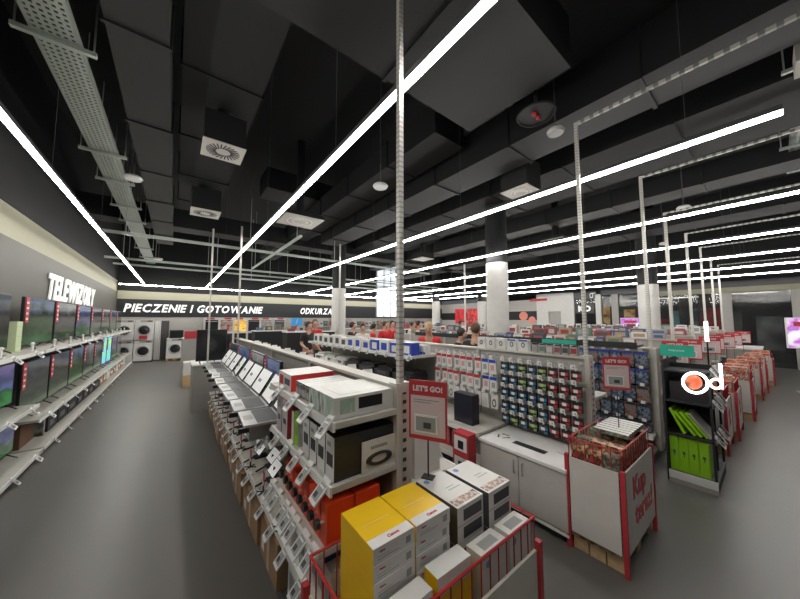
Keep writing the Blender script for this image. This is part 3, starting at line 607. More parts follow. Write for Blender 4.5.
# cardboard boxes on the plinth
y = 1.95; i = 0
while y < 6.2:
    L = (.42, .55, .5, .38, .6)[i % 5]
    b = MB().box(-.16, -L/2, 0, .16, L/2, .275-.03*(i % 2), BROWN).box(-.161, -.03, 0, -.1602, .03, .27-.03*(i % 2), mat('tape', (.45, .33, .2), .3)).box(-.161, L*.25, .05, -.1602, L*.4, .12, CARTW)
    one(b, 'cardboard_box', 'brown cardboard box at the foot of the near gondola, %s' % near(i), 'box', (.72-.012*(i % 3), y+L/2, .091)); y += L+.05; i += 1
for i in range(4):
    bx_item('floor_carton', '%s carton at the foot of the near gondola, %s' % (('white', 'blue', 'white', 'dark')[i], near(i)), 'box', (.75, 1.34+.15*i, .091), .14, .3, .24, (CARTW, BLUE, CARTW, DGREY)[i], front=CARTW, art=[(.2, .3, .8, .8, EINK)], rz=NX)
# dark far screens at the end of gondola 1
t = thing('shelving_counter', 'white counter holding the dark screens at the far end of the aisle shelf', 'counter', (.62, 7.2, 0)); MB().box(-.3, -.35, 0, .38, .5, .86, GREYP).build('body', t); MB().box(-.32, -.37, .861, .4, .52, .885, CARDW).build('worktop', t)
tv('monitor', 'large dark screen with its black back at the far end of the laptop row', .52, .62, GLASS, (.62, 7.0, .886), 0, 'monitor', strip=False)
tv('monitor', 'second dark screen behind the large dark one at the far end', .4, .5, GLASS, (.8, 7.35, .886), R(20), 'monitor', strip=False)
t = thing('display_plinth', 'white plinth with a light wooden base standing in the left aisle', 'plinth', (.42, 9.7, 0))
MB().box(-.18, -.15, .0, .22, .35, .3, mat('light_wood', (.6, .4, .2), .5)).build('wooden_base', t); MB().box(-.18, -.15, .301, .22, .35, .62, CARDW).build('upper_block', t)
t = thing('display_cabinet', 'tall beige display end panel behind the white plinth', 'cabinet', (.55, 10.6, 0)); MB().box(-.35, 0, 0, .4, .5, 1.2, GREYP).build('body', t); MB().box(-.3, -.02, 1.2, .1, .01, 1.42, RCARD).build('red_sign', t); MB().box(-.35, 0, 1.2, .4, .5, 1.22, CARDW).build('top', t)
# right side of gondola 1: small white sets on the high shelf
for i in range(14):
    y = 1.98+.31*i
    t = thing('phone_handset', 'small white device on display just behind the near gondola top, %s' % near(i), 'handset', (1.22+.03*(i % 2), y, 1.2205), random.uniform(-.4, .4), 'small white devices behind the gondola top')
    MB().box(-.035, -.045, 0, .035, .045, .03, BLACK).build('base', t); MB().bx((0, .01, .085), (.075, .03, .11), CARTW, (R(-25), 0, 0)).bx((0, -.012, .09), (.045, .006, .04), EINK, (R(-25), 0, 0)).build('device', t)
for i in range(5):
    bx_item('white_book_carton', 'thin white carton standing upright behind the near gondola end, %s' % near(i), 'box', (1.2, 1.3+.035*i, .861), .032, .2, .33, CARTW, rz=PI/2, group='thin white cartons')
one(MB().box(-.09, -.07, 0, .09, .07, .025, LIME).box(-.09, -.07, .0251, .09, .07, .045, CARTW), 'lime_carton', 'flat lime green carton lying on the thin white cartons', 'box', (1.2, 1.37, 1.192))
t = thing('keyboard', 'black folded keyboard lying on the right shelf of the near gondola', 'keyboard', (1.28, 1.55, .861), .3); MB().box(-.1, -.14, 0, .1, .02, .02, BLACK).build('body', t, bevel=.003); MB().box(-.09, -.13, .0201, .09, .01, .024, DGREY).build('keys', t)
one(MB().tube((0, 0, 0), (0, 0, .1), .13, CARTW, 28, .12).tube((0, 0, .1), (0, 0, .112), .1, BLACK, 28), 'round_speaker', 'round white device with black top on the right lower shelf', 'speaker', (1.2, 1.5, .421))
one(MB().box(-.14, -.1, 0, .14, .1, .2, DGREY, top=EINK, front=GREYP), 'dark_carton', 'dark carton under the white shelf behind the yellow cartons', 'box', (1.22, 1.75, .421))
for i in range(8):
    bx_item('white_carton', 'white carton on the lower right shelf of the near gondola, %s' % near(i), 'box', (1.2, 2.3+.5*i, .421), .3, .25, .3, CARTW, art=[(.2, .2, .8, .8, PC[i])], rz=PI/2)

# ------------------------------------------------------------------ wire baskets
def basket(t, w, d, z0, z1, panel_h, m=RED, dx=.06):
    """wire pallet basket, origin at centre front floor; front at y=0"""
    b = MB(); r = .004
    for z in (z1, (z0+z1*2)/3, (2*z0+z1)/3):
        rr = .006 if z == z1 else r
        for p, q in (((-w/2, 0), (w/2, 0)), ((w/2, 0), (w/2, d)), ((w/2, d), (-w/2, d)), ((-w/2, d), (-w/2, 0))): b.tube((*p, z), (*q, z), rr, m, 6)
    x = -w/2
    while x <= w/2+.001:
        b.tube((x, 0, z0), (x, 0, z1), r*.8, m, 5); b.tube((x, d, z0), (x, d, z1), r*.8, m, 5); x += w/round(w/dx)
    y = d/round(d/dx)
    while y < d-.01:
        b.tube((-w/2, y, z0), (-w/2, y, z1), r*.8, m, 5); b.tube((w/2, y, z0), (w/2, y, z1), r*.8, m, 5); y += d/round(d/dx)
    b.box(-w/2, 0, z0-.006, w/2, d, z0, m)
    b.build('wire_basket', t)
    for sx in (-1, 1):
        for yy in (-.012, d+.012): MB().box(sx*(w/2+.012)-.014, yy-.014, .0, sx*(w/2+.012)+.014, yy+.014, panel_h+.015, RCARD).build('corner_post', t)
def pallet(t, w, d):
    for u in (-w/2+.05, 0, w/2-.05):
        for v in (.06, d/2, d-.06): MB().box(u-.045, v-.05, 0, u+.045, v+.05, .09, WOOD).build('pallet_block', t)
    b = MB()
    n = 5
    for k in range(n): v = k*(d-.09)/(n-1); b.box(-w/2, v, .09, w/2, v+.09, .11, WOOD)
    b.build('pallet_deck', t)
def offer_sign(x, y, zb, zt, rz, w, pole0, lab, img=None):
    t = thing('offer_sign', lab, 'sign', (x, y, pole0), rz); h = zt-zb; z = zb-pole0
    MB().tube((0, .006, 0), (0, .006, z+.01), .004, BLACK, 8).box(-.03, -.02, 0, .03, .03, .004, BLACK).build('stick', t)
    MB().box(-w/2, 0, z, w/2, .006, z+h, RCARD).build('red_frame', t)
    MB().box(-w/2+.01, -.001, z+.02, w/2-.01, -.0002, z+h*.74, mat('pinkish_paper', (.62, .5, .5), .4)).box(-w*.38, -.0015, z+h*.62, w*.1, -.001, z+h*.64, EINK).box(-w*.38, -.0015, z+h*.66, w*.3, -.001, z+h*.68, EINK).build('paper', t)
    if img: MB().box(-w*.34, -.006, z+h*.12, w*.26, -.0011, z+h*.42, CARDW).box(-w*.3, -.0068, z+h*.15, w*.22, -.006, z+h*.39, EINK).box(-w*.1, -.0074, z+h*.2, w*.1, -.0069, z+h*.3, INKD).build('price_label', t)
    MB().text("LET'S GO!", h*.125, TM((0, -.0015, z+h*.86), '-y'), CARDW, .0008, 0, .0015).build('lettering', t)
    return t

# ---- foreground basket in front of gondola 1
t = thing('wire_pallet_basket', 'red wire basket with white panel full of yellow and white cartons in front', 'basket', (.935, .76, 0))
basket(t, .93, .43, .14, .81, .69)
pallet(t, .9, .43)
pm = MB().box(-.445, -.02, .12, .445, -.008, .68, mat('basket_panel', (.6, .58, .5), .5)); pm.build('panel', t)
MB().box(-.476, .02, .12, -.468, .41, .68, mat('basket_panel', (.6, .58, .5), .5)).build('panel', t)
def canon(x, y, z, lab, rz=0, w=.183, d=.24, h=.055, txt=True):
    b = MB().box(-w/2, -d/2, 0, w/2, d/2, h, YEL, front=CARTW, top=YEL)
    b.box(-w/2+.001, -d/2, h, w/2-.001, -d/2+.045, h+.0006, CARTW)
    b.box(w*.28, -d/2-.001, h*.25, w*.4, -d/2-.0002, h*.7, EINK).box(-w*.4, -d/2-.001, h*.25, w*.1, -d/2-.0002, h*.3, EINK).box(-w*.4, -d/2-.001, h*.42, -w*.1, -d/2-.0002, h*.46, GREYP)
    b.box(-w*.35, -d*.02, h+.0002, w*.3, 0, h+.0008, mat('yellow_light', (.85, .62, .2), .35))
    if txt: b.text('Canon', .019, TM((w*.05, -d/2+.022, h+.001), 'up'), RCARD, .0005, 0, .0008)
    b.text('Canon', .009, TM((-w*.3, -d/2-.0012, h*.72), '-y'), REDL, .0005, 0, .0005)
    return one(b, 'yellow_carton', lab, 'box', (x, y, z), rz, 'yellow and white cartons in two stacks', .0015)
for c in range(2):
    for k in range(15):
        canon(.655+.19*c, .99+.002*((k*7+c) % 3), .1405+.0556*k, 'yellow and white carton in the %s stack, %s from the top' % (('left', 'right')[c], ORD[14-k]), 0)
for i, x in enumerate((.66, .865)):
    b = MB().box(-.09, -.035, 0, .09, .035, .235, YEL, top=CARTW, front=YEL).box(-.09, -.0355, .17, .09, -.0352, .235, CARTW).box(-.09, .034, .12, .09, .0352, .235, CARTW)
    one(b, 'yellow_carton', 'yellow carton standing on edge at the basket front, %s one' % ('left' if i == 0 else 'right'), 'box', (x, .815, .58+.02*i), R(2-3*i), bevel=.002)
    bb = MB().box(-.09, -.035, 0, .09, .035, .218, YEL, front=CARTW); one(bb, 'yellow_carton', 'yellow carton low at the basket front under the %s upright one' % ('left' if i == 0 else 'right'), 'box', (x, .815, .36+.02*i))
    one(MB().box(-.09, -.035, 0, .09, .035, .21, YEL), 'yellow_carton', 'lowest yellow carton at the basket front, %s side' % ('left' if i == 0 else 'right'), 'box', (x, .815, .1405))
PORT = patt('people_photos', [(.6, .55, .5), (.25, .12, .08), (.65, .62, .58), (.5, .3, .2), (.1, .08, .08)], 28, detail=1)
for c, x in enumerate((1.09, 1.285)):
    for k in range(5):
        w_, d_, h_ = .18, .27, .158; yb = 1.02 if c == 0 else 1.0
        b = MB().box(-w_/2, -d_/2, 0, w_/2, d_/2, h_, CARTW, left=DGREY, front=CARTW, top=CARTW)
        b.box(-w_*.28, -d_/2-.001, h_*.12, w_*.42, -d_/2-.0002, h_*.42, INKD).box(-w_*.28, -d_/2-.001, h_*.58, w_*.42, -d_/2-.0002, h_*.88, INKD).box(-w_/2, -d_/2-.0012, h_*.485, w_/2, -d_/2-.0003, h_*.51, GREYP)
        b.box(-w_*.45, -d_/2+.012, h_, w_*.45, -d_/2+.055, h_+.0008, PORT)
        b.tube((-w_*.3, d_*.36, h_), (-w_*.3, d_*.36, h_+.0009), .016, mat('pale_blue', (.15, .3, .55), .4), 20).box(-w_*.1, -.02, h_, w_*.35, -.015, h_+.0006, GREYP).box(-w_*.1, .0, h_, w_*.2, .005, h_+.0006, GREYP)
        one(b, 'white_printer_carton', 'white printer carton with photo strip in the %s white stack, %s from the top' % (('left', 'right')[c], ORD[4-k]), 'box', (x, yb, .1405+.1595*k+.005*c), 0, 'white printer cartons', .0015)
    for k in range(3):
        hh = .218; b = MB().box(-.085, -.042, 0, .085, .042, hh, CARTW).box(-.05, -.025, hh, .05, .02, hh+.0008, GREYP).box(-.045, -.02, hh+.0004, .045, .015, hh+.0012, INKD if k == 5 else EINK)
        b.tube((-.05, -.0425, hh-.04), (-.05, -.0419, hh-.04), .014, mat('pale_blue', (.15, .3, .55), .4), 18)
        one(b, 'upright_white_carton', 'white carton standing upright at the basket front, %s column, %s from top' % (('left', 'right')[c], ORD[2-k]), 'box', (x+.01, .81, .1405+.2215*k), 0, bevel=.002)
sg = offer_sign(1.1, 1.16, 1.12, 1.41, R(-62), .2, .9375+.004, 'red LET\'S GO offer sign with price label above the white printer cartons', True)
sg.location = (1.02, 1.09, .975)
# red and white packs at the side of the counter
for i in range(2):
    b = MB().box(-.1, -.06, 0, .1, .06, .2, RCARD).box(-.08, -.062, .03, .08, -.0602, .17, CARDW).box(-.03, -.064, .05, .04, -.0622, .13, BLACK)
    one(b, 'red_framed_pack', 'red framed pack with white window beside the white cabinet, %s' % ('lower' if i == 0 else 'upper'), 'pack', (2.4, 2.02, .2+.202*i), NX)
one(MB().box(-.12, -.1, 0, .09, .1, .199, BXB), 'black_stand', 'black stand under the red framed packs', 'stand', (2.4, 2.02, 0))

# ------------------------------------------------------------------ gondola 2: ink cartridges and accessories
t2, sh2 = gondola('white pegboard gondola with ink cartridges, accessories and routers', 3.12, 1.08, 6.7, 1.4,
    [(.6, 1.91, 2.95, .62), (.28, 1.91, 2.95, .62), (1.265, 2.96, 6.7, .62), (.82, 2.96, 6.7, .62), (.35, 2.96, 6.7, .62)], [(.5, 1.1, 6.7, .45), (1.0, 1.1, 6.7, .42)], plinth=.1)
for y in [3.0+.26*i for i in range(14)]: ptag(sh2[2], (-.645, y-1.08, 1.25), -PI/2, -.4, 0, .8)
def hook(parent, x, y, z, L, o=(0, 0, 0)):
    b = MB().tube((0, 0, 0), (-L, 0, 0), .0025, SILV, 5).box(-L-.004, -.022, -.02, -L, .022, .02, CARDW).box(-L-.005, -.014, -.012, -L-.004, .0, .008, EINK).box(-.006, -.012, -.012, 0, .012, .012, SILV)
    h = b.build('hook', parent, (x, y, z)); return h
IC = [[0, 0, 1, 0, 1, 2, 2, 2], [0, 0, 1, 0, 1, 2, 2, 2], [0, 0, 0, 0, 0, 2, 2, 2], [0, 0, 0, 1, 0, 2, 2, 2], [0, 1, 0, 1, 0, 2, 2, 2]]
LM = [CYAN, GRNL, REDL]; LN = ['blue', 'green', 'red']
for c in range(8):
    for r in range(5):
        y = 1.87-.104*c; z = 1.3-.14*r; m = LM[IC[r][c]]
        b = MB(); b.X = Matrix.Scale(1.2, 4); b.box(-.014, -.034, -.078, .014, .034, .0, BXB).box(-.0155, -.034, -.045, -.0142, .034, -.024, m).box(-.017, -.012, -.048, -.0156, .018, -.024, CARTW if IC[r][c] != 1 else mat('pale_lime', (.4, .5, .2), .5)).box(-.0155, -.03, -.075, -.0142, -.004, -.058, m)
        b.box(-.016, -.004, 0, .016, .004, .02, CARDW)
        one(b, 'ink_cartridge_pack', 'black pack with %s label, row %s from top, %s from the right edge' % (LN[IC[r][c]], ORD[r], ORD[7-c]), 'ink cartridge', (2.93, y, z-.014), 0, 'ink cartridge packs on hooks')
        hook(t2, -.02, y+.02-1.08, z+.02, .19)
# accessory packs left of the inks
for c in range(9):
    for r in range(3):
        y = 1.99+.108*c; z = 1.3-.195*r; blue = c < 2
        m = (BLUE if blue else RCARD) if r < 2 else (BXB, CARTW, ORG)[c % 3]
        b = MB(); b.X = Matrix.Scale(1.2, 4); b.box(-.012, -.036, -.13, .012, .036, 0, CARTW).box(-.0135, -.036, -.03, -.0122, .036, 0, m if r < 2 else CARTW)
        if r == 2: b.ring((-.0135, 0, -.08), (1, 0, 0), .02, .004, m, 12, 5, .9, 1.6)
        else: b.box(-.0135, -.02, -.1, -.0122, .018, -.05, EINK if (c+r) % 2 else PINK)
        b.box(-.016, -.004, 0, .016, .004, .02, CARDW)
        one(b, 'accessory_pack', 'white accessory pack with %s, row %s from top, %s left of the inks' % ('blue header' if blue and r < 2 else 'red header' if r < 2 else ('black cable', 'white cable', 'orange cable')[c % 3], ORD[r], ORD[c]), 'accessory pack', (2.88+.012*((c+r) % 3), y, z), 0, 'accessory packs on hooks')
        hook(t2, -.022, y+.016-1.08, z+.026, .23)
# boxed headsets standing over the accessories
for i in range(5):
    b = MB().box(-.03, -.055, 0, .03, .055, .13, CARTW).ring((-.031, 0, .07), (1, 0, 0), .02, .005, BXB, 12, 5, .9, 1.2).box(-.032, -.05, .11, -.0302, .05, .128, BLUE if i in (0, 1) else CARTW)
    one(b, 'headset_box', 'white headset box with black picture on the gondola top, %s left of the pole' % ORD[i], 'box', (3.12, 1.74+.14*i, 1.4005), 0, 'headset boxes')
for i in range(6):
    b = MB().box(-.03, -.03, 0, .03, .03, .085, GREYP).box(-.031, -.026, .02, -.0302, .026, .07, PC[(i*3) % 8]).box(-.03, -.02, .0851, .03, .02, .1, BXB)
    one(b, 'small_bottle_pack', 'small grey pack with black cap on top above the ink cartridges, %s from right' % ORD[i], 'pack', (3.12, 1.22+.078*i, 1.4005), 0, 'small packs above the inks')
# computer tower and flat items on the low shelf
one(MB().box(-.06, -.13, 0, .06, .13, .32, mat('navy_black', (.012, .014, .025), .4)).box(-.0512, -.1, .02, -.0502, .1, .24, BXB), 'computer_tower', 'black computer tower on the white shelf left of the cabinet', 'computer', (2.66, 2.2, .601), 0, bevel=.004)
# counter cabinet
t = thing('white_cabinet', 'low white two-door cabinet under the ink cartridges', 'cabinet', (2.5, 1.07, 0))
MB().box(.03, .01, 0, .5, .81, .08, MBLK).build('plinth', t)
MB().box(.005, 0, .08, .5, .82, .54, GREYP).box(-.014, -.0, .06, .03, .82, .08, CARDW).build('body', t)
for k in range(2):
    d = MB().box(-.012, .004+.409*k, .095, .004, .407+.409*k, .53, mat('cabinet_door', (.5, .475, .44), .45)).build('door', t, bevel=.002)
    y = .37+.08*k; MB().tube((-.03, y, .38), (-.03, y, .48), .006, SILV, 8).tube((-.03, y, .38), (-.01, y, .38), .005, SILV, 6).tube((-.03, y, .48), (-.01, y, .48), .005, SILV, 6).build('handle', d)
MB().box(-.025, 0, .541, .52, .83, .57, CARDW).build('worktop', t, bevel=.002)
MB().box(.12, .24, .5702, .2, .55, .5712, BLACK).build('insert_slot', t)
b = MB()
for k in range(3):
    a = 2*PI*k/3; b.X = Matrix.Translation((.2, .69, .571)) @ Matrix.Rotation(a, 4, 'Z') @ Matrix.Scale(1.4, 4); b.box(.028, -.025, 0, .038, .02, .0008, BLACK); b.add([(.018, .018, 0), (.048, .018, 0), (.033, .036, 0)], [(0, 1, 2)], BLACK)
b.X = Matrix.Identity(4); b.build('recycling_mark', t)
MB().text('recykling', .045, Matrix.Translation((.26, .12, .5712)) @ Matrix.Rotation(-PI/2, 4, 'Z'), EINK, .0004).build('lettering', t)

# routers and printers on gondola 2, far bays
for i in range(13):
    y = 3.15+.27*i; wd = (.24, .22, .25, .23)[i % 4]; h = (.17, .15, .18)[i % 3]
    m = BLUE if i in (0, 1, 3) else CARTW; fr = m if i in (0, 1, 3) else CARTW
    bx_item('router_box', '%s router box on the upper shelf, %s' % ('blue' if m is BLUE else 'white', near(i)), 'box', (2.62, y, 1.266), wd, .14, h, m, front=fr, top=CARTW, art=[(.2, .15, .8, .75, (CARTW if m is BLUE else (BLUE if i < 7 else INKD)))], rz=NX, group='router boxes')
for i in range(5):
    bx_item('white_pack', 'slim white pack with blue strip at the near end of the router shelf, %s' % ORD[i], 'pack', (2.8, 3.0+.06*i, 1.266), .05, .1, .13, CARTW, art=[(0, .1, 1, .3, BLUE)], rz=NX)
for i in range(7):
    y = 3.3+.5*i; blk = i < 4
    t = thing('printer', '%s printer on the shelf below the routers, %s' % ('black' if blk else 'white', near(i)), 'printer', (2.74, y, .821), NX)
    m = BXB if blk else CARTW
    MB().box(-.21, -.16, 0, .21, .16, .16, m).box(-.2, -.1, .16, .2, .15, .2, m).build('body', t, bevel=.006)
    MB().box(-.15, -.22, .03, .15, -.16, .045, DGREY if blk else GREYP).build('paper_tray', t); MB().box(-.12, -.163, .1, .12, -.1601, .14, DGREY).build('control_panel', t)
for i in range(6):
    y = 3.3+.55*i
    bx_item('printer_carton', 'white printer carton low on the router gondola, %s' % near(i), 'box', (2.74, y, .351), .45, .3, .33, CARTW, art=[(.1, .2, .6, .8, INKD), (.7, .6, .95, .9, RCARD)], rz=NX)
for i in range(4):
    bx_item('low_carton', '%s carton on the lowest shelf beside the cabinet, %s' % (('white', 'black', 'red', 'white')[i], near(i)), 'box', (2.76, 2.04+.24*i, .281), .22, .3, .26, (CARTW, BXB, RCARD, CARTW)[i], art=[(.1, .2, .9, .8, EINK)], rz=NX)

# ------------------------------------------------------------------ pallet bin with "Kup teraz!"
def kup_bin(x, y, w, d, lab, text=True):
    t = thing('wire_pallet_basket', lab, 'basket', (x, y, 0)); pallet(t, w, d); basket(t, w, d, .14, .82, .68)
    pan = mat('offer_panel', (.6, .57, .53), .5)
    MB().box(-w/2+.01, -.022, .13, w/2-.01, -.01, .68, pan).build('panel', t); MB().box(-w/2-.026, .01, .13, -w/2-.014, d-.01, .68, pan).build('panel', t); MB().box(w/2+.014, .01, .13, w/2+.026, d-.01, .68, pan).build('panel', t)
    if text:
        MB().text('Kup', .2, TM((-.04, -.023, .52), '-y'), RCARD, .001, 0, .009).build('lettering', t); MB().text('teraz!', .2, TM((.06, -.023, .33), '-y'), RCARD, .001, 0, .006).build('lettering', t)
    return t
kup_bin(2.88, .72, .72, .34, 'red wire basket on pallet with Kup teraz! on its white panel')
FLOR = patt('dark_floral', [(.03, .015, .01), (.4, .06, .04), (.04, .02, .02), (.65, .38, .2), (.06, .1, .05)], 16, detail=2)
FLO2 = patt('green_floral', [(.03, .03, .02), (.25, .3, .2), (.04, .03, .03), (.5, .25, .15)], 18, detail=2)
for r in range(3):
    for c in range(8):
        for k in range(2):
            if k == 1 and r == 2 and c > 1: pass
            bx_item('patterned_carton', 'dark flower patterned carton in the Kup teraz basket, %s layer, %s row, %s' % (('bottom', 'top')[k], ('front', 'middle', 'back')[r], ORD[c]), 'box', (2.565+.09*c, .78+.107*r, .1405+.315*k), .084, .1, .313+(.02*((c*5+r*3) % 3) if k else 0), FLOR if (c+r) % 3 else FLO2, group='flower patterned cartons', rz=0)
for c in range(7):
    b = MB().bx((0, 0, .0), (.052, .17, .016), CARTW, (0, R(-32), 0)).bx((0, 0, .011), (.05, .16, .003), FLO2, (0, R(-32), 0))
    bx_item('white_pack', 'white pack standing on top in the Kup teraz basket, %s from left' % ORD[c], 'pack', (2.82+.062*c, .86, .83), .05, .24, .03, FLO2, top=CARDW)
offer_sign(2.95, .84, 1.17, 1.44, R(-62), .19, .831, 'red LET\'S GO offer sign standing in the Kup teraz basket', True)

# ------------------------------------------------------------------ gondola 3: blue boxes and header
t3, sh3 = gondola('tall gondola of blue and dark blister boxes under a black header', 5.05, 1.0, 6.7, 1.38, [(.3, 1.0, 6.7, .3), (.12, 1.0, 6.7, .42)], [(.5, 1.3, 6.7, .4), (.95, 1.3, 6.7, .35)], plinth=.45)
MB().box(-.1, -.035, .09, .06, .0, 1.38, CREAM).build('end_post', t3)
MB().box(-.39, .1, 1.382, -.35, 4.4, 1.46, MBLK).box(-.392, .8, 1.39, -.3505, 1.3, 1.45, TEAL).box(-.392, 2.0, 1.4, -.3505, 2.7, 1.44, EINK).build('header', t3)
for u in (.1, 2.2, 4.35): MB().box(-.36, u, 1.395, -.05, u+.02, 1.42, MBLK).build('header_bracket', t3)
BLIS = [patt('blister_%d' % i, c, 22, .25) for i, c in enumerate([[(.015, .02, .035), (.06, .08, .13), (.2, .23, .27), (.03, .035, .06)], [(.02, .02, .03), (.06, .08, .12), (.22, .26, .3)], [(.03, .02, .02), (.25, .15, .1), (.12, .16, .25)]])]
for c in range(12):
    for r in range(5):
        y = 1.11+.14*c; z = 1.39-.225*r
        if c > 7 and r > 2: continue
        b = MB(); b.X = Matrix.Scale(1.15, 4); b.box(-.03, -.056, -.17, .03, .056, 0, BLIS[(c*2+r) % 3], top=DGREY).box(-.0312, -.05, -.03, -.0302, .05, -.004, BLUE if r < 2 else BXB).box(-.036, -.02, .005, -.033, .02, .04, CARDW).tube((.05, 0, .015), (-.034, 0, .015), .003, SILV, 5)
        one(b, 'blister_box', 'dark %s blister box on gondola under black header, row %s, column %s' % (('blue', 'grey', 'brown')[(c*2+r) % 3], ORD[r], ORD[c]), 'box', (4.91, y, z-.06), 0, 'blister boxes under the header')
for i in range(10):
    bx_item('speaker_box', 'dark box on the low shelf under the blister boxes, %s' % near(i), 'box', (4.83, 1.15+.2*i, .121), .18, .2, .13, BXB, front=BLIS[i % 3], rz=NX)
cc = 0
for i in range(26):
    wd = (.12, .18, .1, .22)[i % 4]; h = (.1, .14, .12)[i % 3]; y = 1.2+cc+wd/2; cc += wd+.03
    bx_item('packed_accessory', '%s pack on top of the header gondola, %s' % (CN[(i*5) % 8], ORD[i] if i < 20 else 'far end number %s' % ORD[i-20]), 'pack', (5.05, y, 1.3805), wd, .08, h, PC[(i*5) % 8], front=(CARTW if i % 3 == 0 else PC[(i*5) % 8]), art=[(.15, .2, .85, .7, PC[(i*3+1) % 8])], rz=NX)

# ------------------------------------------------------------------ black end rack with green boxes
t = thing('black_end_rack', 'black end rack holding green boxes right of the Kup teraz basket', 'shelving', (4.38, .44, 0))
MB().box(0, .36, .0, .72, .38, 1.3, MBLK).box(.35, .02, .1, .365, .36, 1.25, MBLK).build('back_panel', t)
MB().box(0, .0, 0, .72, .36, .09, MBLK).build('base', t)
MB().box(-.02, -.005, .09, .74, .36, .12, DGREY).box(-.034, -.005, .05, -.02, .36, .125, CARDW).box(-.034, -.005, .0, -.02, .36, .045, GREYP).build('base_shelf', t)
for z in (.51, .87, 1.2):
    s = MB().box(0, 0, z-.02, .72, .36, z, MBLK).box(.0, -.012, z-.03, .72, 0, z+.005, DGREY).build('shelf', t)
    for k in range(4): ptag(s, (.1+.17*k, -.03, z-.01), 0, -.6, .5 if k % 2 else -.2, 1.1)
for sx in (.0, .7): MB().box(sx, 0.001, .12, sx+.018, .02, 1.2, MBLK).build('post', t)
for i in range(4):
    b = MB().box(-.04, -.14, 0, .04, .14, .36, LIME, left=LIME)
    one(MB().box(-.14, -.037, 0, .14, .037, .36, LIME).box(-.1415, -.01, .18, -.1402, .012, .21, DGREY).box(-.1415, -.004, .15, -.1402, .004, .18, DGREY).box(-.1415, -.035, .06, -.1402, -.03, .34, mat('dark_lime', (.15, .35, .01), .5)), 'green_box', 'upright lime green box at the rack foot, %s' % (ORD[i]+' from the left'), 'box', (4.545, .755-.0765*i, .1205), 0, 'lime green boxes standing', .002)
for i in range(4):
    b = MB(); b.X = Matrix.Rotation(R(-35 if i else -24), 4, 'X'); b.box(-.13, -.013, 0, .13, .013, .27, LIME)
    one(b, 'green_box', 'lime green box leaning on the rack middle shelf, %s' % ORD[i], 'box', (4.545, .665-.0*i if i == 0 else .63-.046*i, .524), 0)
b = MB(); b.X = Matrix.Rotation(R(-35), 4, 'X'); b.box(-.13, -.013, 0, .13, .013, .27, GREYP); one(b, 'grey_box', 'grey box leaning beside the green boxes on the middle shelf', 'box', (4.545, .47, .524))
one(MB().box(-.14, -.15, 0, .14, .15, .2, BXB), 'black_box', 'black box on the upper shelf of the black rack', 'box', (4.58, .62, .871))
t = thing('teal_sign', 'teal green sign board above the black end rack', 'sign', (4.6, .7, 1.301)); MB().tube((0, .1, 0), (0, .1, .06), .008, BLACK, 8).build('post', t); MB().box(-.012, -.13, .03, .0, .16, .16, TEAL).text('bezpieczne', .03, TM((-.0125, .015, .1), '-x'), CARDW, .0005).build('board', t)
# glowing ring sign
t = thing('neon_sign', 'glowing white ring and letter d sign before the black rack', 'neon sign', (4.2, .53, 1.115))
vn = (-.85, -.3, 0)
nd = Vector((-.82, -.57, 0)).normalized(); rt = Vector((.57, -.82, 0)).normalized()*1.0
MB().ring((0, 0, .0), nd, .1, .012, NEON, 36, 8).build('large_ring', t, smooth=True)
p = rt*.165; MB().ring((p.x, p.y, .0), nd, .045, .01, NEON, 28, 8).build('small_ring', t, smooth=True)
p = rt*.21; MB().tube((p.x, p.y, -.045), (p.x, p.y, .2), .011, NEON, 10).build('upright_stroke', t)
MB().tube((0, 0, -.112), (.2, .0, -.112), .006, BLACK, 8).build('bracket', t)
one(MB().tube((4.235, .553, 1.115), (4.23, .55, 1.115), .075, patt('orange_disc', [(.6, .08, .03), (.75, .2, .1), (.1, .03, .02)], 9, emit=.15), 28), 'orange_disc', 'orange picture inside the glowing ring', 'picture')
one(MB().tube((4.95, .5, 1.201), (4.95, .5, 1.5), .008, BLACK, 8).tube((4.95, .5, 1.5), (4.95, .5, 1.73), .016, NEON, 10), 'light_bar', 'short glowing vertical light bar above the letter d sign', 'lamp')

# ------------------------------------------------------------------ further gondolas and bins to the right
for gi, x in enumerate(GX):
    ye = 2.0 if gi == 2 else 7.0
    tg, shg = gondola('tall white gondola %s to the right of the black header gondola' % ORD[gi], x, 1.1, ye, 1.4, [(.5, 1.1, ye, .45), (1.0, 1.1, ye, .4)], [(.5, 1.1, ye, .45), (1.0, 1.1, ye, .4)], plinth=.45)
    y = 1.25; i = 0
    while y < ye-.3 and i < 19:
        wd = random.choice((.18, .25, .3)); h = random.uniform(.08, .2); c = random.randrange(8)
        bx_item('shelf_carton', '%s carton on top of the %s gondola beyond the header, %s' % (CN[c], ORD[gi], near(i)), 'box', (x, y+wd/2, 1.4005), wd, .1, h, PC[c], front=CARTW if random.random() < .5 else PC[c], art=[(.15, .2, .85, .75, PC[(c+3) % 8])], rz=NX); y += wd+random.uniform(.02, .12); i += 1
    if gi < 2:
        for i in range(12):
            c = random.randrange(8); bx_item('shelf_carton', '%s carton on the shelf of the %s gondola beyond the header, %s' % (CN[c], ORD[gi], near(i)), 'box', (x-.25, 1.3+.45*i, 1.001), .35, .22, .25, PC[c], art=[(.15, .2, .85, .75, PC[(c+3) % 8])], rz=NX)
RORG = patt('red_orange_goods', [(.5, .04, .02), (.7, .3, .15), (.45, .05, .03), (.65, .6, .5), (.1, .03, .02)], 18)
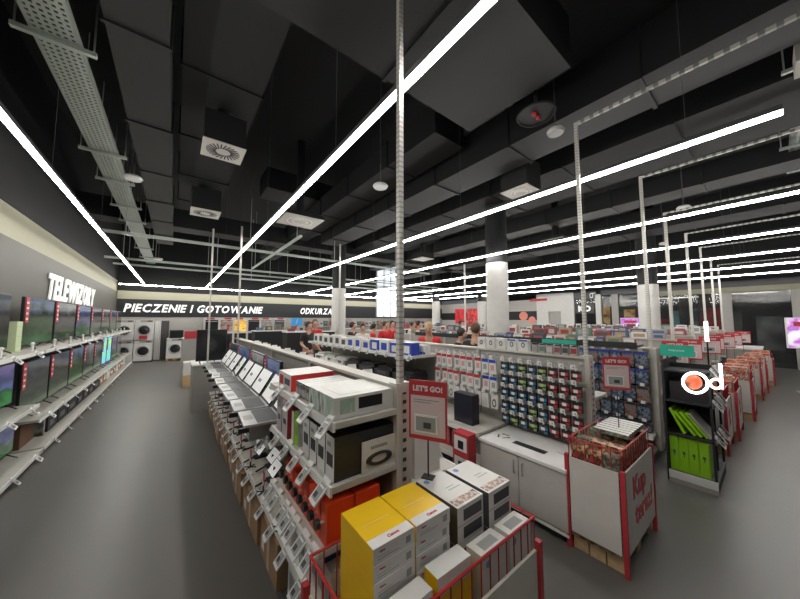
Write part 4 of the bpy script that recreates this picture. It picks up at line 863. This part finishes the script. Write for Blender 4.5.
for i, (x, y, w_) in enumerate([(5.98, .47, .6), (6.85, .42, .7), (8.3, .32, .65), (9.5, .36, .6), (10.5, .26, .7), (11.6, .2, .65), (13.0, .1, .7)]):
    t = kup_bin(x+.05, y, w_, .36, 'red cornered pallet basket %s to the right of the black rack' % ORD[i], False)
    MB().text('%', .3, TM((-.02, -.0235, .42), '-y'), RCARD, .001, 0, .005).build('lettering', t)
    for k in range(4):
        bx_item('bright_carton', 'red and orange patterned carton in the basket %s right of the black rack, %s' % (ORD[i], ORD[k]), 'box', (x+.05-w_*.36+k*w_*.24, y+.18, .1405), w_*.22, .3, .62+.07*((k+i) % 3), RORG if (k+i) % 3 else CARTW)
    s = offer_sign(x+.15, y+.355, 1.08, 1.42, R(-78), .3, .0, 'red framed offer sign on a stick over the basket %s right of the black rack' % ORD[i], True); s.location = (x+.15, y+.5, 0)
t = thing('checkout_counter', 'low pale counter at the far right beside the last baskets', 'counter', (14.6, .6, 0)); MB().box(-.8, -.3, 0, .8, .4, .85, GREYP).build('body', t); MB().box(-.83, -.33, .851, .83, .43, .89, CARDW).build('worktop', t)

# ------------------------------------------------------------------ mid background racks behind gondola 2 and people
for i, (x, y, c) in enumerate([(3.6, 9.6, 3), (6.6, 9.4, 1), (8.4, 9.6, 3), (6.6, 12.2, 1), (9.2, 12.6, 1), (11.8, 12.0, 1), (3.0, 11.2, 3), (11.0, 8.6, 1), (13.6, 8.8, 1)]):
    t = thing('counter_island', '%s counter island in the shop background, %s' % ('black' if c == 3 else 'white', ORD[i]), 'counter', (x, y, 0))
    MB().box(-.8, -.25, 0, .8, .25, 1.35, MBLK if c == 3 else WALLW).build('body', t); MB().box(-.82, -.27, 1.351, .82, .27, 1.38, CARDW).build('top', t)
    for k in range(5):
        cq = (i*3+k) % 8; bx_item('displayed_box', '%s box on the %s background counter island, %s' % (CN[cq], ORD[i], ORD[k]), 'box', (x-.6+.3*k, y, 1.3805), .2, .16, .1+.05*((k+i) % 3), PC[cq], art=[(.2, .2, .8, .8, PC[(cq+2) % 8])])

# ------------------------------------------------------------------ people
def skinned(verts, edges, radii, name, m, parent=None, sub=1):
    me = bpy.data.meshes.new(name); me.from_pydata(verts, edges, []); me.update(); o = bpy.data.objects.new(name, me); COL.objects.link(o)
    md = o.modifiers.new('skin', 'SKIN'); md.use_smooth_shade = True
    sd = me.skin_vertices[0].data if len(me.skin_vertices) else None
    if sd is None:
        bm = bmesh.new(); bm.from_mesh(me); bm.verts.layers.skin.verify(); bm.to_mesh(me); bm.free(); sd = me.skin_vertices[0].data
    for i, r in enumerate(radii): sd[i].radius = r if isinstance(r, tuple) else (r, r)
    sd[0].use_root = True
    s = o.modifiers.new('sub', 'SUBSURF'); s.levels = sub; s.render_levels = sub
    bpy.context.view_layer.update(); dg = bpy.context.evaluated_depsgraph_get(); nm = bpy.data.meshes.new_from_object(o.evaluated_get(dg)); bpy.data.objects.remove(o)
    nm.materials.clear(); nm.materials.append(m)
    for p in nm.polygons: p.use_smooth = True
    q = bpy.data.objects.new(name, nm); COL.objects.link(q)
    if parent: q.parent = parent
    return q
def person(x, y, rz, h, shirt, hair, lab, lean=0., arm=.5, sleeve=True, stool=0.):
    t = thing('person', lab, 'person', (x, y, 0), rz); k = h/1.75; L = lean
    def P(a, b, c):  # lean the part above the hips forward (towards -y)
        if c > .95: dz = c-.95; return (a*k, (b-math.sin(L)*dz)*k, (.95+dz*math.cos(L))*k)
        return (a*k, b*k, c*k)
    V = [P(0, 0, .95), P(0, .01, 1.12), P(0, .01, 1.3), P(0, .01, 1.42), P(0, 0, 1.5), P(0, -.01, 1.56), P(0, -.015, 1.66), P(0, -.005, 1.72)]
    Ed = [(i, i+1) for i in range(7)]; Ra = [(.15, .11), (.135, .1), (.16, .11), (.12, .08), .055, .06, (.078, .095), .05]
    for s in (-1, 1):
        n = len(V); V += [P(s*.17, .01, 1.41), P(s*.22, .02, 1.15), P(s*.22, -.1-.1*arm, 1.15-.18+.15*arm), P(s*.19, -.17-.12*arm, .93+.17*arm), P(s*.185, -.21-.13*arm, .9+.17*arm)]
        Ed += [(3, n), (n, n+1), (n+1, n+2), (n+2, n+3), (n+3, n+4)]; Ra += [.06, .045, .037, .03, (.035, .02)]
        n = len(V); V += [P(s*.095, 0, .86), P(s*.1, -.01, .48), P(s*.1, .02, .09), P(s*.1, -.12, .04)]
        Ed += [(0, n), (n, n+1), (n+1, n+2), (n+2, n+3)]; Ra += [.09, .06, .042, (.045, .035)]
    body = skinned(V, Ed, [(tuple(v*k for v in r) if isinstance(r, tuple) else r*k) for r in Ra], 'body', SKIN, t)
    # shirt
    V2 = [P(0, .0, .88), P(0, .01, 1.12), P(0, .01, 1.3), P(0, .01, 1.42), P(0, .005, 1.47)]; E2 = [(i, i+1) for i in range(4)]; R2 = [(.17, .125), (.155, .12), (.18, .128), (.145, .1), .07]
    for s in (-1, 1):
        n = len(V2); V2 += [P(s*.17, .01, 1.41), P(s*.225, .02, 1.19 if sleeve else 1.15)]; E2 += [(3, n), (n, n+1)]; R2 += [.075, .065]
    skinned(V2, E2, [(tuple(v*k for v in r) if isinstance(r, tuple) else r*k) for r in R2], 'shirt', shirt, t)
    # trousers
    V3 = [P(0, 0, .95)]; E3 = []; R3 = [(.165, .12)]
    for s in (-1, 1):
        n = len(V3); V3 += [P(s*.095, 0, .84), P(s*.1, -.01, .48), P(s*.1, .02, .12)]; E3 += [(0, n), (n, n+1), (n+1, n+2)]; R3 += [.1, .075, .062]
    skinned(V3, E3, [(tuple(v*k for v in r) if isinstance(r, tuple) else r*k) for r in R3], 'trousers', DGREY, t)
    c = P(0, .012, 1.685); MB().ball(c, .1*k, hair, 14, 10, (.87, 1.0, 1.05)).build('hair', t, smooth=True)
    f = P(0, -.06, 1.64); b = MB().ball(f, .07*k, SKIN, 14, 10, (.95, .78, 1.2)).ball((f[0], f[1]-.058*k, f[2]-.005), .014*k, SKIN, 8, 6, (.8, 1, 1.4)); b.build('face', t, smooth=True)
    e = MB()
    for s in (-1, 1): e.ball((f[0]+s*.028*k, f[1]-.048*k, f[2]+.012*k), .009*k, BLACK, 8, 6)
    e.build('eyes', t); MB().ball((f[0], f[1]-.05*k, f[2]-.045*k), .016*k, RCARD, 8, 5, (1.2, .5, .35)).build('mouth', t)
    for s in (-1, 1):
        hnd = P(s*.185, -.22-.13*arm, .89+.17*arm)
        for q in range(4): MB().tube((hnd[0]-.024*k+q*.016*k, hnd[1], hnd[2]), (hnd[0]-.024*k+q*.016*k, hnd[1]-(.06+.012*(q in (1, 2)))*k, hnd[2]-.035*k), .008*k, SKIN, 6, .006*k).build('finger', t)
        MB().tube((hnd[0]-s*.025*k, hnd[1]+.02, hnd[2]), (hnd[0]-s*.055*k, hnd[1]-.03*k, hnd[2]-.01*k), .01*k, SKIN, 6, .007*k).build('thumb', t)
    return t
HD = mat('hair_dark', (.02, .014, .01), .6); HB = mat('hair_brown', (.1, .05, .025), .6); HL = mat('hair_blond', (.45, .3, .15), .6)
SR = mat('shirt_red', (.6, .02, .025), .7); SK = mat('shirt_black', (.015, .015, .017), .7); SW = mat('shirt_white', (.6, .58, .55), .7); SG = mat('shirt_grey', (.2, .2, .22), .7)
PPL = [(475, 4.4, 1.68, SK, HB, 2.4, 'person with brown hair in a black shirt left of the thick column', 0),
       (455, 5.6, 1.58, SK, HD, .5, 'person in dark clothes bending left of the black shirted one', .2),
       (437, 5.4, 1.72, SR, HL, -.9, 'fair haired person in a red shirt leaning forward to the right', .35),
       (419, 7.4, 1.7, mat('shirt_brown', (.2, .1, .06), .7), HD, .4, 'person in a brown top beside the leaning red shirt', .1),
       (399, 7.6, 1.68, SR, HD, .2, 'person in red shirt directly left of the tall slotted pole', 0),
       (393, 8.2, 1.7, SR, HD, -.3, 'person in red shirt second left of the tall slotted pole', 0),
       (386, 7.4, 1.7, SR, HB, .3, 'person in red shirt third left of the tall slotted pole', .1),
       (373, 7.8, 1.62, SR, HD, .9, 'person in a red top standing apart left of the red shirted group', .1),
       (364, 7.2, 1.62, SW, HD, -.4, 'person with dark hair in a white shirt left of the red group', .1),
       (352, 8.5, 1.66, SK, HD, .6, 'person in black beside the white column', 0),
       (319, 8.6, 1.75, SR, HB, -.2, 'person in a red shirt left of the white column', .1),
       (309, 8.0, 1.68, SK, HD, .3, 'person in black left of the red shirted one near the sign', 0),
       (411, 9.3, 1.66, SW, HD, .3, 'person in a white shirt just right of the tall slotted pole', .1),
       (461, 9.5, 1.7, SK, HD, 0, 'distant person in black in front of the red posters', 0)]
PPX = [(4.05, 3.13), (4.35, 3.85), (4.07, 4.25), (6.56, 7.5), (5.63, 7.35), (6.1, 8.3), (5.1, 7.4), (4.8, 7.6), (4.3, 7.3), (4.33, 7.95), (3.42, 8.4+.3), (2.97, 8.0), (7.05, 8.4), (8.95, 7.6)]
for (px, d, h, sm, hm, rz, lab, ln), (x, y) in zip(PPL, PPX):
    person(x, y, rz, h, sm, hm, lab, ln)
